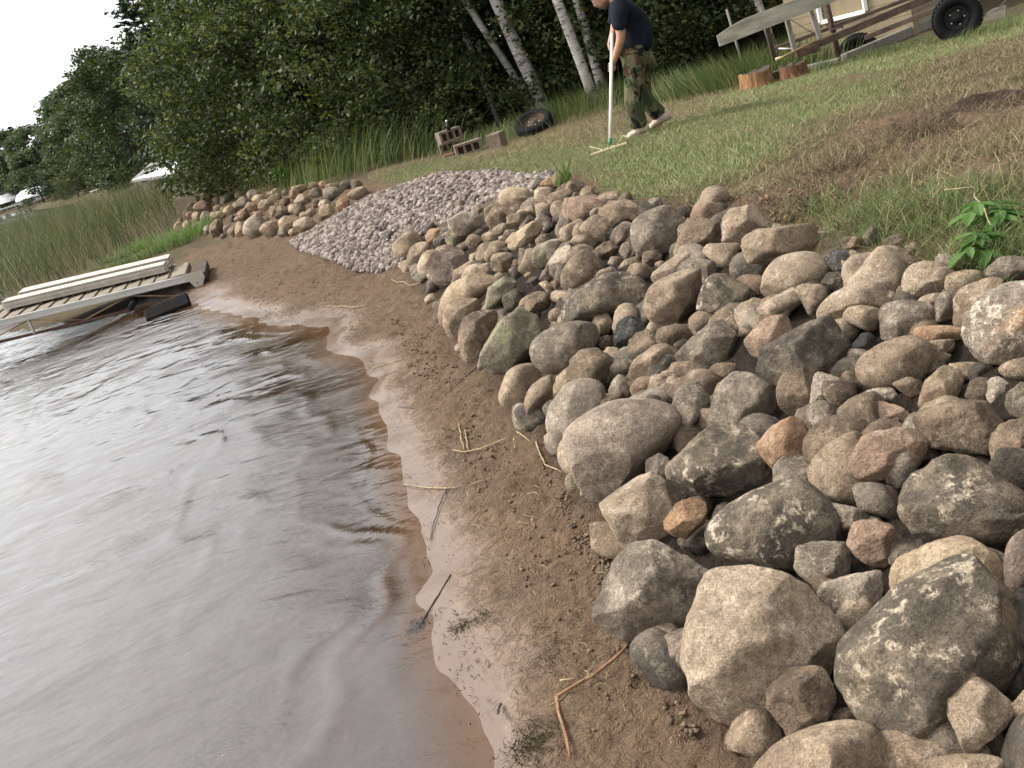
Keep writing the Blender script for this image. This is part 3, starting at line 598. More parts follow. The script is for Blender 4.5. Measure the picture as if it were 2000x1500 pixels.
def rock_mesh(poly, rd, ex, ey, ez, shape, seed, sub):
    """convex stone: a plane through each edge of its outline (front and back), a few broken faces before and behind, rounded and roughened"""
    r = np.random.default_rng(seed); poly = np.asarray(poly)
    n = len(poly); nrm = []; h = []
    area = .5*sum(poly[i][0]*poly[(i+1) % n][1]-poly[(i+1) % n][0]*poly[i][1] for i in range(n))
    if area < 0: poly = poly[::-1]
    for i in range(n):
        a, b = poly[i], poly[(i+1) % n]; e = b-a; L = np.hypot(*e)
        if L < 1e-6: continue
        q = np.array([e[1], -e[0]])/L; d = max(q@a, rd*.12)
        for sgn in (1, -1):
            bt = math.radians(r.uniform(4, 30))*sgn; nrm.append([q[0]*math.cos(bt), q[1]*math.cos(bt), math.sin(bt)]); h.append(d*math.cos(bt))
    nf = {'R': 5, 'S': 5, 'A': 4}[shape]; ph = r.uniform(0, 6.28)
    for k in range(nf):
        for sgn in (1, -1):
            a = ph + k*2*math.pi/nf + r.uniform(-.5, .5); tl = r.uniform(.35, .95) if shape != 'A' else r.uniform(.3, 1.15)
            v = np.array([math.cos(a)*tl, math.sin(a)*tl, sgn]); v /= np.linalg.norm(v); nrm.append(v); h.append(rd*r.uniform(.68, .98) if shape == 'R' else rd*r.uniform(.52, .88))
    nrm = np.array(nrm); h = np.array(h); p = {'R': 10, 'S': 20, 'A': 44}[shape]
    D, F = ico(sub); ext = np.array([np.ptp(poly[:, 0])/2, np.ptp(poly[:, 1])/2, rd]); D = D*ext; D = D/np.linalg.norm(D, axis=1)[:, None]
    def radius(D): return (np.maximum(D@nrm.T, 0)/h)**p
    rad = radius(D).sum(1)**(-1/p)*2**(1/p)
    sz = math.sqrt(ext[0]*ext[1]); P = D*rad[:, None]; q = P/sz + r.uniform(-50, 50, 3)
    if shape == 'A': dsp = .06*nz3(q*1.7, 1)-.07*np.abs(nz3(q*2.9, 2))+.03*nz3(q*7, 3)+.014*nz3(q*16, 4)
    elif shape == 'S': dsp = .07*nz3(q*1.5, 1)-.05*np.abs(nz3(q*2.7, 2))+.024*nz3(q*6.5, 3)+.011*nz3(q*15, 4)
    else: dsp = .05*nz3(q*1.3, 1)+.016*nz3(q*4, 3)+.006*nz3(q*12, 4)
    chip = np.maximum(0, nz3(q*2.2, 6)-.45)*(.12 if shape != 'R' else .06)
    P = P*(1.13+dsp-chip)[:, None]
    for k in range({'R': r.integers(1, 3), 'S': r.integers(3, 6), 'A': r.integers(4, 7)}[shape]):     # faces where pieces have broken off
        v = r.normal(size=3)*np.array([1, 1, .35]); v[2] = abs(v[2])+r.uniform(.15, .8)*np.linalg.norm(v[:2]); v /= np.linalg.norm(v); sp = P@v; hh = sp.max()*r.uniform(.74, .93)
        over = np.maximum(0, sp - hh - sz*(.018*nz3(q*4.5+k, 8)+.008*nz3(q*13, 9))); P = P - over[:, None]*v*.94
    return P[:, :1]*ex + P[:, 1:2]*ey + P[:, 2:]*ez, F
def march(d, k, c):
    t = np.geomspace(1.2, 60, 1600); z = EYE+d[2]*t; gap = z-ground(d[0]*t, d[1]*t)-c*k*t
    i = np.nonzero(gap <= 0)[0]; return t[i[0]] if len(i) else 30.
rocks = []
def place_rock(pts, colr, shape, flag, seed, name=None, far=False):
    pts = np.array(pts, float); c = (pts.min(0)+pts.max(0))/2; x, y = pts[:, 0], pts[:, 1]
    cr = x*np.roll(y, -1)-np.roll(x, -1)*y; A6 = cr.sum()*3; cen = np.array([((x+np.roll(x, -1))*cr).sum()/A6, ((y+np.roll(y, -1))*cr).sum()/A6])
    d = ray(*cen); dn = d/np.linalg.norm(d); spx = math.sqrt(abs(cr.sum()/2)*4/math.pi)
    k = spx*.5*.92/FPX
    lift = {'': .72, '^': 1.25, 'v': .15}[flag] if not far else .7
    t = march(d, k, lift); cpos = np.array([0, 0, EYE])+d*t; rd = k*t*(1. if shape != 'A' else .85)
    ez = -dn; ex = np.cross(UP, ez); ex /= np.linalg.norm(ex); ey = np.cross(ez, ex); pl = []
    for q in pts:
        dd = ray(*q); s = (cpos-np.array([0, 0, EYE]))@dn/(dd@dn); w_ = dd*s-(cpos-np.array([0, 0, EYE])); pl.append([w_@ex, w_@ey])
    sub = 6 if spx > 150 else 5 if spx > 62 else 4
    V, F = rock_mesh(pl, rd, ex, ey, ez, shape, seed, sub)
    nm = 'boulder' if spx > 115 else 'rock' if spx > 55 else 'cobble'
    if far: nm = 'rock'
    o = mesh_obj(nm, V, F, RM[colr], smooth=True); o.location = cpos
    rocks.append(dict(o=o, c=cen, s=spx, col=colr, sh=shape, name=name, far=far, noun=nm)); return o
org = (0, 0, 1); seed = 100
for ln in ROCKS.strip().split('\n'):
    if ln[0] == '@': org = tuple(map(float, ln[1:].split())); continue
    ln, *nm = ln.split('|'); tok = ln.split(); seed += 1
    pts = [(org[0]+float(a)*org[2], org[1]+float(b)*org[2]) for a, b in (q.split(',') for q in tok[2:])]
    place_rock(pts, tok[0], tok[1][0], tok[1][1:], seed, nm[0] if nm else None)
for it in FAR.strip().replace('\n', '').split('|'):
    it, *nm = it.split('='); tok = it.split(); seed += 1; u_, v_, w_, h_, an = map(float, tok[2:]); an = -math.radians(an); pts = []
    for k in range(9):
        a = 2*math.pi*k/9+.3; e = 1+.10*math.sin(seed*3.1+k*2.3); x, y = .5*w_*math.cos(a)*e, .5*h_*math.sin(a)*e
        pts.append((330+.2*(u_+x*math.cos(an)-y*math.sin(an)), 340+.2*(v_+x*math.sin(an)+y*math.cos(an))))
    place_rock(pts, tok[0], tok[1], '', seed, nm[0] if nm else None, True)
# labels: named stones by their own look, the others by look and by the named stone they lie beside
SHW = dict(R='rounded', S='worn', A='broken')
used = set(); land = [r for r in rocks if r['name']]
DIRS = ['right of', 'above right of', 'above', 'above left of', 'left of', 'below left of', 'below', 'below right of']
def sizew(r): return 'large' if r['s'] > 190 else 'mid-sized' if r['s'] > 100 else 'small' if r['s'] > 50 else 'little'
for r in land: used.add(r['name'])
for r in rocks:
    if r['name']: lab = r['name'] + ('' if len(r['name'].split()) >= 4 else ' in the rock pile')
    else:
        near = sorted((q for q in land if q['far'] == r['far']), key=lambda q: np.hypot(*(q['c']-r['c'])))
        for q in near:
            dx, dy = q['c']-r['c']; dx, dy = -dx, dy; k = int(round(math.atan2(dy, dx)/(math.pi/4))) % 8
            lab = f"{sizew(r)} {CNAME[r['col']]} {SHW[r['sh']]} {'stone' if r['s']<115 else 'boulder'} {DIRS[k]} the {q['name']}"
            if len(lab.split()) <= 16 and lab not in used: break
    used.add(lab); tag(r['o'], lab, 'rock', 'stones of the far small pile' if r['far'] else 'stones of the shoreline revetment')

# small stones and dark soil packed between the big ones
def pebbles(name, pts, size, mats, seed, flat=.7, lab=None, up=.2, sub=1):
    r = np.random.default_rng(seed); V = []; F = []; M = []; n = 0; D0, F0 = ico(sub)
    for (x, y, zz) in pts:
        s = size*r.uniform(.75, 1.25)**2.2; ax = s*np.array([r.uniform(.7, 1.25), r.uniform(.6, 1.), r.uniform(.5, .9)])*.5
        nn = r.normal(size=(7, 3)); nn /= np.linalg.norm(nn, axis=1)[:, None]; hh = r.uniform(.55, 1., 7)
        rad = np.minimum(1.15, (hh/np.maximum(D0@nn.T, .15)).min(1)); P = D0*rad[:, None]*ax
        a, b, c = r.uniform(0, 6.28), r.uniform(-.7, .7), r.uniform(0, 6.28)
        R = np.array(Matrix.Rotation(a, 3, 'Z') @ Matrix.Rotation(b, 3, 'X') @ Matrix.Rotation(c, 3, 'Z'))
        V.append(P@R.T+[x, y, zz+ax[2]*up*2]); F.append(F0+n); M += [r.integers(len(mats))]*len(F0); n += len(D0)
    o = mesh_obj(name, np.concatenate(V), np.concatenate(F), mats, kind='stuff'); o.data.polygons.foreach_set('material_index', np.array(M, np.int32)); o.data.update()
    return tag(o, lab)
def scatter(poly, n, seed):
    r = np.random.default_rng(seed); poly = np.asarray(poly); lo, hi = poly[:, :2].min(0), poly[:, :2].max(0); out = np.empty((0, 2))
    while len(out) < n:
        q = r.uniform(lo, hi, (n*3, 2)); out = np.r_[out, q[inside(q, poly)]]
    return out[:n]
q = scatter(ROCKBED, 6000, 5); q = q[(q[:, 1] > 1.6)][:480]; q = np.c_[q, ground(q[:, 0], q[:, 1])]
pebbles('rubble_stones', q-np.array([0,0,.015]), .17, [RM[k] for k in 'TNGDB'], 6, sub=3, lab='small packing stones and rubble between the boulders')
q = scatter(np.array([[.5,.6],[2.3,.6],[2.9,3.4],[2.3,3.6],[1.2,2.2]]), 60, 14); q = np.c_[q, ground(q[:, 0], q[:, 1])]; pp = proj(q+np.array([0, 0, .15])); q = q[(pp[:, 2] < .3) | (pp[:, 0] > 2190) | (pp[:, 1] > 1700)]
pebbles('rubble_boulders', q, .42, [RM[k] for k in 'TGBSP'], 15, sub=4, lab='more boulders of the bank beyond the edge of view', up=.12)
# ------------------------------------------------------------------ gravel ramp
gm = []
for i, c in enumerate([(.135, .107, .092), (.185, .15, .13), (.085, .068, .06), (.255, .21, .182)]): gm.append(plain('gravel_%d' % i if 0 else 'crushed_gravel', c, .9, .2, 0, .35, 30, .3))
q = scatter(CHUTE, 11500, 8); zz = ground(q[:, 0], q[:, 1]); lay = RNG.uniform(0, 1, len(q))
edge = np.clip(sdist(q, CHUTE)/.35, .0, 1); zz = zz + .03*edge + .035*lay*edge - .012
pebbles('gravel', np.c_[q, zz], .072, gm, 9, lab='crushed grey pink gravel covering the ramp', sub=1)
# ------------------------------------------------------------------ leaves, trunks and the trees
def leaf_mat(name, lo, mid, hi, yellow=None, rough=.5, tr=.25):
    k = N(name, rough, .14); geo = k.n('NewGeometry'); rnd = geo.outputs['Random Per Island']
    st_ = [(.05, lo), (.5, mid), (.92, hi)] + ([(.985, yellow)] if yellow else [])
    c = k.ramp(rnd, st_); pos = geo.outputs['Position']
    c = k.mix(k.step(k.noise(pos, .55, 3), .36, .66), k.mix(1., c, (.62, .66, .6), 'MULTIPLY'), c); k.col(c)
    t = k.n('BsdfTranslucent'); k.put(k.mix(1., c, (1.5, 1.6, .7), 'MULTIPLY'), t.inputs['Color']); m = k.n('MixShader'); m.inputs[0].default_value = tr
    o = k.t.nodes['Material Output']; k.put(k.b.outputs[0], m.inputs[1]); k.put(t.outputs[0], m.inputs[2]); k.put(m.outputs[0], o.inputs['Surface']); return k.m
LM = {
 'alder': leaf_mat('alder_leaf', (.022,.034,.013), (.05,.066,.026), (.11,.128,.058), (.20,.165,.05)),
 'birch': leaf_mat('birch_leaf', (.022,.038,.012), (.05,.078,.022), (.10,.135,.045), (.30,.24,.05)),
 'maple': leaf_mat('maple_leaf', (.020,.032,.014), (.036,.055,.022), (.075,.095,.042)),
 'pine': leaf_mat('pine_needle', (.012,.026,.016), (.022,.042,.026), (.042,.068,.040), tr=.15),
 'spruce': leaf_mat('spruce_needle', (.016,.028,.018), (.03,.048,.03), (.05,.072,.045), tr=.15),
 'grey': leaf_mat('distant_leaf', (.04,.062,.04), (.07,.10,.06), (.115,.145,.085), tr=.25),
}
bark = plain('dark_bark', (.05,.042,.034), .95, .1, 0, .4, 12, .5, (1, 1, .25))
kb = N('birch_bark', .8, .2); v = kb.co('Object', True)
c = kb.ramp(kb.noise(v, 3, 4), [(.3, (.27,.25,.22)), (.7, (.46,.44,.40))])
kb_w = kb.n('VectorMath', operation='MULTIPLY'); kb.put(v, kb_w.inputs[0]); kb_w.inputs[1].default_value = (4, 4, 26)
c = kb.mix(kb.step(kb.noise(kb_w.outputs[0], 1, 4, .7), .52, .62), c, (.06,.052,.045)); c = kb.mix(kb.step(kb.noise(v, 3.3, 5, .7, .5), .54, .62), c, (.09,.08,.066))
kb.col(c); kb.nrm(kb.bump(kb.noise(kb_w.outputs[0], 2, 4), .4, .01)); birchm = kb.m

def rot_frames(n, r, up=.35):
    """random leaf frames: axis a and side b"""
    a = r.normal(size=(n, 3)); a[:, 2] = a[:, 2]*.6-up*.3; a /= np.linalg.norm(a, axis=1)[:, None]
    b = np.cross(a, r.normal(size=(n, 3))); b /= np.linalg.norm(b, axis=1)[:, None]; return a, b
def leaf_quads(C_, size, r, asp=.6):
    n = len(C_); a, b = rot_frames(n, r); s = size*(.5+1.3*r.uniform(0, 1, n)**1.7)[:, None]; c = np.cross(a, b)
    p0 = C_-a*s*.5; p1 = C_+b*s*asp*.5+c*s*.08; p2 = C_+a*s*.55; p3_ = C_-b*s*asp*.5+c*s*.08
    V = np.stack([p0, p1, p2, p3_], 1).reshape(-1, 3); return V, np.arange(4*n).reshape(n, 4)
def crown_leafy(seed, H, Wd, base, n, size, nclump=42, tips=None):
    """leaf clumps hung on boughs that spread from a stem: uneven outline, gaps between"""
    r = np.random.default_rng(seed); pts = []; cl = []
    for i in range(nclump):
        t = r.uniform(0, 1)**.85; zz = base+(H-base)*t; prof = (math.sin(math.pi*min(1, .22+.78*t)**.9)**.7)*.5*Wd + .12*Wd
        a = r.uniform(0, 6.28); q = r.uniform(.35, 1.0)**.6*prof; cl.append((q*math.cos(a), q*math.sin(a), zz+r.normal()*.12, r.uniform(.5, 1.15)))
    w_ = np.array([c[3]**2 for c in cl]); w_ /= w_.sum()
    for c, k in zip(cl, r.multinomial(n, w_)):
        s = c[3]*Wd*.155; q = r.normal(size=(k, 3)); q *= (r.uniform(0, 1, (k, 1))**.45)/np.linalg.norm(q, axis=1)[:, None]
        q *= np.array([s*1.35, s*1.35, s*.75]); pts.append(q+np.array(c[:3]))
    return leaf_quads(np.concatenate(pts), size, r), cl
def crown_conifer(seed, H, Wd, base, n, size, droop=.25, ragged=.35):
    r = np.random.default_rng(seed); pts = []; L = max(8, int(n/260)); per = n//(L*7)
    V = []
    for i in range(L):
        t = (i+.5)/L; zz = base+(H-base)*t; rad = .5*Wd*(1-t)**.8*r.uniform(1-ragged, 1.15)+.05
        for j in range(7):
            a = r.uniform(0, 6.28); ln = rad*r.uniform(.6, 1.1); s = r.uniform(.15, 1, per)**.8
            x = s*ln; q = np.c_[x*math.cos(a), x*math.sin(a), zz - droop*x + .12*x**2/max(ln, .1)]; q += r.normal(size=q.shape)*np.array([.16, .16, .09])*(.3+ln*.25)
            pts.append(q)
    return leaf_quads(np.concatenate(pts), size, r, .32), None
def quad_mesh(name, VF, mat):
    me = bpy.data.meshes.new(name); fill_mesh(me, *VF); me.materials.append(mat); return me
def stems(r, H, spread, k, rad, lean=(0, 0), forks=3):
    m = MB()
    for i in range(k):
        a = r.uniform(0, 6.28); s = spread*r.uniform(.4, 1) if k > 1 else 0; h = H*r.uniform(.75, 1)
        b = Vector((r.normal()*.09*(k > 1), r.normal()*.09*(k > 1), -.15)); P = []
        for j in range(7):
            t = j/6; P.append(b+Vector((math.cos(a)*s*t**1.3+lean[0]*t+r.normal()*.05*t, math.sin(a)*s*t**1.3+lean[1]*t+r.normal()*.05*t, h*t)))
        m.tube(P, [rad*(1-.82*q/6) for q in range(7)], 6)
        for f in range(forks):
            j = int(r.integers(2, 6)); p = P[j]; d = Vector((r.normal(), r.normal(), r.uniform(.3, 1.1))).normalized()*H*r.uniform(.16, .32)
            m.tube([p, p+d*.5+Vector((0, 0, .05)), p+d], [rad*.38, rad*.24, rad*.1], 4)
    return m
def mb_mesh(m, name, mat):
    me = bpy.data.meshes.new(name); me.from_pydata(m.v, [], m.f); me.materials.append(mat); me.polygons.foreach_set('use_smooth', [True]*len(me.polygons)); return me
# shared meshes, several of each kind
ALD = []; MAP = []; PIN = []; SPR = []; GRY = []
for i in range(4):
    r = np.random.default_rng(40+i); (vf, cl) = crown_leafy(50+i, 4.6, 3.4, .25, 15000, .082, 54)
    ALD.append((quad_mesh('alder_crown', vf, LM['alder']), mb_mesh(stems(r, 4.3, 1.2, 5, .035, forks=4), 'alder_stems', bark)))
for i in range(3):
    r = np.random.default_rng(60+i); (vf, cl) = crown_leafy(70+i, 10, 6, .3, 11500, .20, 60)
    MAP.append((quad_mesh('leafy_crown', vf, LM['maple']), mb_mesh(stems(r, 9, 0, 1, .14, forks=9), 'leafy_trunk', bark)))
for i in range(2):
    r = np.random.default_rng(80+i); (vf, cl) = crown_conifer(90+i, 11, 5.2, .7, 9000, .27, .12, .45)
    PIN.append((quad_mesh('pine_crown', vf, LM['pine']), mb_mesh(stems(r, 10.5, 0, 1, .15, forks=0), 'pine_trunk', bark)))
    (vf, cl) = crown_conifer(95+i, 10, 3.6, .0, 8000, .26, .35, .25)
    SPR.append((quad_mesh('spruce_crown', vf, LM['spruce']), mb_mesh(stems(r, 9.6, 0, 1, .12, forks=0), 'spruce_trunk', bark)))
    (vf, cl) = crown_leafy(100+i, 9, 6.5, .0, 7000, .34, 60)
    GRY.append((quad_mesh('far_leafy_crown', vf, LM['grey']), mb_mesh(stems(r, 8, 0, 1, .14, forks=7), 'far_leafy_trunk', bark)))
def tree(name, pair, x, y, sc, rz, label, group, sxy=1., zoff=0., lean=0.):
    o = empty(name, (x, y, g1(x, y)+zoff), label, 'shrub' if 'shrub' in name else 'tree', group, rz); o.scale = (sc*sxy, sc*sxy, sc); o.rotation_euler[1] = lean
    for nm, me in zip(('crown', 'trunk'), pair):
        c = bpy.data.objects.new(nm, me); C.objects.link(c); c.parent = o
    return o
def x_for(px, y, h):
    """where a tree of height h must stand at distance y for the middle of its crown to be seen at photo column px"""
    x = 0.
    for _ in range(12):
        z_ = g1(x, y)+h*.62; q = proj((x, y, z_)); x += (px-q[0])*q[2]/FPX/ct
    return x
# alder thicket along the edge of the clearing: (photo x of the foot, distance y, scale, kind)
ORD = ['first','second','third','fourth','fifth','sixth','seventh','eighth','ninth','tenth','eleventh','twelfth','thirteenth','fourteenth','fifteenth']
row = [(432,28.0,.92),(470,27.0,1.08),(545,25.5,1.05),(620,24.5,1.0),(700,23.0,1.05),(775,22.3,1.),(850,21.9,1.0),(925,21.5,.95),(1000,21.3,.9),(1080,20.8,.85)]
for i, (px, y, s) in enumerate(row):
    d = ray(px, 320-.06*px); x = d[0]/d[1]*y + (.5 if i == 0 else 0)
    tree('alder_shrub', ALD[i % 4], x, y, s, i*1.7, f'multi-stemmed alder bush with dark green leaves, {ORD[i]} from the left along the clearing', 'alder bushes along the clearing', 1.05)
row2 = [(1215,20.5,.72),(1300,19.6,.66),(1380,19.2,.7),(1455,19.4,.74),(1530,20.2,.7),(1345,21.5,.9),(1240,22.5,.95),(1480,22.,.95)]
LB = ['behind the right birch pair','behind the raking man','between the man and the stick','behind the leaning stick','behind the weathered plank','deep behind the man','tall and deep beside the birches','deep behind the plank']
for i, (px, y, s) in enumerate(row2):
    d = ray(px, 150); x = d[0]/d[1]*y
    tree('leafy_shrub', ALD[(i+2) % 4], x, y, s*1.25, i*2.3+.4, f'dark leafy understorey shrub {LB[i]}', 'understorey shrubs right of the birches', 1.1)
row3 = [(430,33,.62,'M'),(500,31,.72,'M'),(590,29.5,.78,'M'),(680,28,.85,'M'),(770,27,.9,'M'),(860,26.5,.9,'S'),(950,26,.95,'M'),(1040,25.6,.95,'M'),(1130,25,1.,'M'),(1220,25.2,1.,'S'),(1310,25.5,1.,'M'),(1400,26,1.05,'M'),(1490,26.5,1.05,'S'),(1580,27,1.,'M'),(1670,27,1.,'M'),(1760,27.5,1.,'M'),(720,33,.8,'P'),(900,34,.95,'M'),(1100,33,1.,'M'),(1350,34,1.1,'M'),(1560,35,1.1,'M'),(1850,31,1.1,'S'),(1950,30,1.1,'M')]
K3 = {'M': ('leafy_tree', MAP, 'tall dark leafy tree'), 'S': ('spruce_tree', SPR, 'dark spruce tree'), 'P': ('pine_tree', PIN, 'tall dark pine tree')}
L3 = ['behind the left end of the thicket','second along the wood behind the far rock pile','above the middle of the far rock pile','above the right end of the far rock pile','above the gravel ramp','behind the concrete blocks','left of the leaning birches','behind the leaning birch trunks','just right of the leaning birches','behind the right birch pair','behind the raking man','right of the raking man','behind the standing stick','behind the left end of the plank','behind the house corner','behind the white window','deep behind the gravel ramp','deep behind the blocks','deep behind the birches','deep behind the man','deep behind the plank','behind the black wheel','at the far right behind the wheel']
for i, (px, y, s, k) in enumerate(row3):
    d = ray(px, 150); x = d[0]/d[1]*y; nm, ar, lb = K3[k]
    tree(nm, ar[i % len(ar)], x, y, s, i*1.3, f'{lb} {L3[i]}', 'trees of the wood behind the clearing')
# pines and leafy trees at the left shoulder of the wood
for (px, y, s, nm, pr, lb, e) in [(278,31,.70,'pine_tree',PIN[0],'tall feathery pine standing highest left of the thicket',1.),(372,50,1.2,'pine_tree',PIN[1],'big dark pine behind the thicket top',1.1),(226,60,.72,'leafy_tree',MAP[1],'light green leafy tree in front of the tall pine',1.1),(218,62,.76,'leafy_tree',MAP[0],'rounded leafy tree left below the tall pine',.95),(432,36,.66,'leafy_tree',MAP[2],'leafy tree overhanging the white canopy',1.15),(470,42,.86,'leafy_tree',MAP[0],'tall leafy tree whose crown meets the sky at the thicket',1.)]:
    x = x_for(px, y, s*(11 if 'pine' in nm else 10)); tree(nm, pr, x, y, s, px*.7, lb, 'trees of the left shoulder of the wood', e)
# far shore across the bay
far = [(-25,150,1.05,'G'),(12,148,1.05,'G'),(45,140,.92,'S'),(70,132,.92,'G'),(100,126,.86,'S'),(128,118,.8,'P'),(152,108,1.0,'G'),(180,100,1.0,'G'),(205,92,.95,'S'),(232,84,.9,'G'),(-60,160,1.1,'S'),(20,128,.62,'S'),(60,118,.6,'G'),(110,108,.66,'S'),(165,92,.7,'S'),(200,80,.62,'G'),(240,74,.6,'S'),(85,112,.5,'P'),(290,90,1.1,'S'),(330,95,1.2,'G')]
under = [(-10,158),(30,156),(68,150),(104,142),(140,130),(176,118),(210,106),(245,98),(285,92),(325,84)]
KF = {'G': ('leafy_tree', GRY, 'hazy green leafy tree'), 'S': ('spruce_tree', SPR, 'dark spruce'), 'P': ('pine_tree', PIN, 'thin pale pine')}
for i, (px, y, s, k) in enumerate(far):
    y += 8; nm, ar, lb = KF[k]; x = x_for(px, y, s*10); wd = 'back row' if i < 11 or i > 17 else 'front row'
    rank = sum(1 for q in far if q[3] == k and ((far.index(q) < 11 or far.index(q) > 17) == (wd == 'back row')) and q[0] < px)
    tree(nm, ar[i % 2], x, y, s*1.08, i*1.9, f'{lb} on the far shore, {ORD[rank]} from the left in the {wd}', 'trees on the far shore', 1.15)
for i, (px, y) in enumerate(under):
    x = x_for(px, y, 5.2); tree('leafy_shrub', ALD[i % 4], x, y, 1.25, i*2., f'dark low bush under the far trees, {ORD[i]} from the left', 'bushes under the far trees', 2.)
# white birches
def birch(px0, py0, px1, py1, y, r0, label, extra=0):
    a = at_y(px0, py0, y); gz = g1(a[0], a[1]); b = at_y(px1, py1, y+.1); d = (b-a)/(b[2]-a[2]); a = a+d*(gz-a[2])
    o = empty('birch_tree', tuple(a), label, 'tree', 'white birches beside the clearing'); r = np.random.default_rng(int(px0)); P = []
    Ht = 7.5
    for j in range(12):
        t = j/11; P.append(Vector(a)+Vector(d)*Ht*t+Vector((r.normal()*.03*t, r.normal()*.03*t, -.1 if j == 0 else 0)))
    m = MB(); m.tube(P, [r0*(1.12-.6*j/11) for j in range(12)], 12)
    for j in (6, 7, 8, 9, 10):
        for q in range(2):
            dd = Vector((r.normal(), r.normal(), r.uniform(.2, .9))).normalized()*r.uniform(.7, 1.3); m.tube([P[j], P[j]+dd*.5, P[j]+dd], [r0*.3, r0*.2, r0*.08], 5)
    m.obj('trunk', birchm, o, True)
    cr = bpy.data.objects.new('crown', BIR[int(px0) % 2]); C.objects.link(cr); cr.parent = o; cr.location = Vector(d)*4.6; return o
BIR = [quad_mesh('birch_crown', crown_leafy(130+i, 4.2, 3.6, -1., 6500, .10, 40)[0], LM['birch']) for i in range(2)]
birch(1165,205,1088,0,18.2,.085,'white birch with black scars, left of the pair nearest the man')
birch(1186,210,1128,0,18.9,.08,'greyer birch trunk standing just left of the raking man')
birch(1064,212,968,0,19.6,.12,'thickest pale birch leaning left behind the tire')
birch(1048,215,900,-10,20.1,.07,'slim birch leaning far left behind the tire')
birch(962,205,918,90,20.8,.055,'grey birch stem half hidden in leaves left of the leaning birches')
birch(835,245,797,160,22.0,.035,'thin white birch sapling above the concrete blocks')
birch(1494,40,1476,-10,17.2,.06,'pale birch trunk behind the weathered plank')
# ------------------------------------------------------------------ grass, reeds and other blades
def blade_mesh(name, base, hgt, wid, mat, seed, lean=.5, bend=.6, seg=2, label=None, dirs=None, kind='stuff'):
    r = np.random.default_rng(seed); n = len(base); a = r.uniform(0, 6.28, n); dv = np.c_[np.cos(a), np.sin(a), np.zeros(n)]
    if dirs is not None: dv = dv*.75+np.array(dirs); dv /= np.linalg.norm(dv, axis=1)[:, None]
    sd = np.c_[-dv[:, 1], dv[:, 0], np.zeros(n)]; fa = r.uniform(-1.2, 1.2, n)[:, None]; sd = sd*np.cos(fa)+dv*np.sin(fa)
    h = hgt*r.uniform(.5, 1.25, n)[:, None] if np.isscalar(hgt) else hgt[:, None]; w = wid*r.uniform(.7, 1.3, n)[:, None]
    ln = lean*r.uniform(.05, 1, n)[:, None]; bd = bend*r.uniform(.0, 1, n)[:, None]; V = []
    for k in range(seg+1):
        t = k/seg; c = base + np.c_[0*a, 0*a, np.ones(n)]*h*(t-.30*bd*t*t) + dv*h*(ln*t+bd*t*t)*.8; ww = w*(1-t)**.7*.5
        if k < seg: V += [c-sd*ww, c+sd*ww]
        else: V += [c]
    m = 2*seg+1; V = np.stack(V, 1).reshape(-1, 3); F = []; o = np.arange(n)*m
    T = []
    for k in range(seg-1): T += [np.c_[o+2*k, o+2*k+1, o+2*k+3], np.c_[o+2*k, o+2*k+3, o+2*k+2]]
    T += [np.c_[o+2*seg-2, o+2*seg-1, o+2*seg]]
    ob = mesh_obj(name, V, np.concatenate(T), mat, kind=kind)
    return tag(ob, label)
def blade_mat(name, stops, tr=.3):
    k = N(name, .6, .3); geo = k.n('NewGeometry'); c = k.ramp(geo.outputs['Random Per Island'], stops); k.col(c)
    t = k.n('BsdfTranslucent'); k.put(c, t.inputs['Color']); m = k.n('MixShader'); m.inputs[0].default_value = tr
    o = k.t.nodes['Material Output']; k.put(k.b.outputs[0], m.inputs[1]); k.put(t.outputs[0], m.inputs[2]); k.put(m.outputs[0], o.inputs['Surface']); return k.m
GM_green = blade_mat('green_grass', [(.0, (.07,.115,.035)), (.4, (.16,.235,.075)), (.7, (.28,.34,.125)), (1, (.48,.44,.24))])
GM_dry = blade_mat('cut_straw', [(.0, (.075,.055,.028)), (.3, (.17,.13,.065)), (.6, (.30,.24,.13)), (.85, (.13,.14,.055)), (1, (.46,.39,.23))])
GM_tall = blade_mat('tall_grass', [(.0, (.04,.07,.02)), (.45, (.085,.13,.035)), (.8, (.15,.19,.06)), (1, (.33,.27,.13))])
GM_reed = blade_mat('reeds', [(.0, (.03,.05,.016)), (.45, (.06,.095,.03)), (.7, (.11,.13,.045)), (.9, (.19,.155,.075)), (1, (.36,.30,.17))])
GM_lush = blade_mat('lush_grass', [(.0, (.05,.10,.018)), (.5, (.12,.21,.04)), (1, (.22,.31,.09))])
def on_ground(q, up=0): return np.c_[q, ground(q[:, 0], q[:, 1])+up]
def keep(q, w, r): return q[r.uniform(0, 1, len(q)) < w]
def fieldv(q, fac): 
    return np.clip(sum(np.exp(-((q-hit(px, py)[:2])**2).sum(1)/rd**2)*1. for px, py, rd, *_ in fac), 0, 1)
GR = [(1230,300,1.1),(1330,270,1.1),(1450,235,1.0),(1100,320,.9),(950,335,1.2),(1560,200,.9),(800,345,1.3),(1420,320,.5),(1700,120,1.3),(1850,90,1.3),(1960,60,1.),(1640,150,1.),(1480,175,1.),(1350,300,.6)]
SO = [(1880,225,.7),(1960,210,.6),(1820,260,.5),(1560,405,.45),(1680,330,.35),(1500,400,.35),(1960,330,.4)]
LAWN = np.r_[wpoly([(720,352),(960,336),(1092,338),(1180,368),(1250,386),(1400,396),(1620,462),(1850,515),(2000,548)]), [[2.3,2.6,.8],[7,4,.8],[11,12,.7]], wpoly([(2000,30),(1870,65),(1640,118),(1480,165),(1300,200),(1150,210),(1050,258),(900,298),(720,340)])]
rg_ = np.random.default_rng(21)
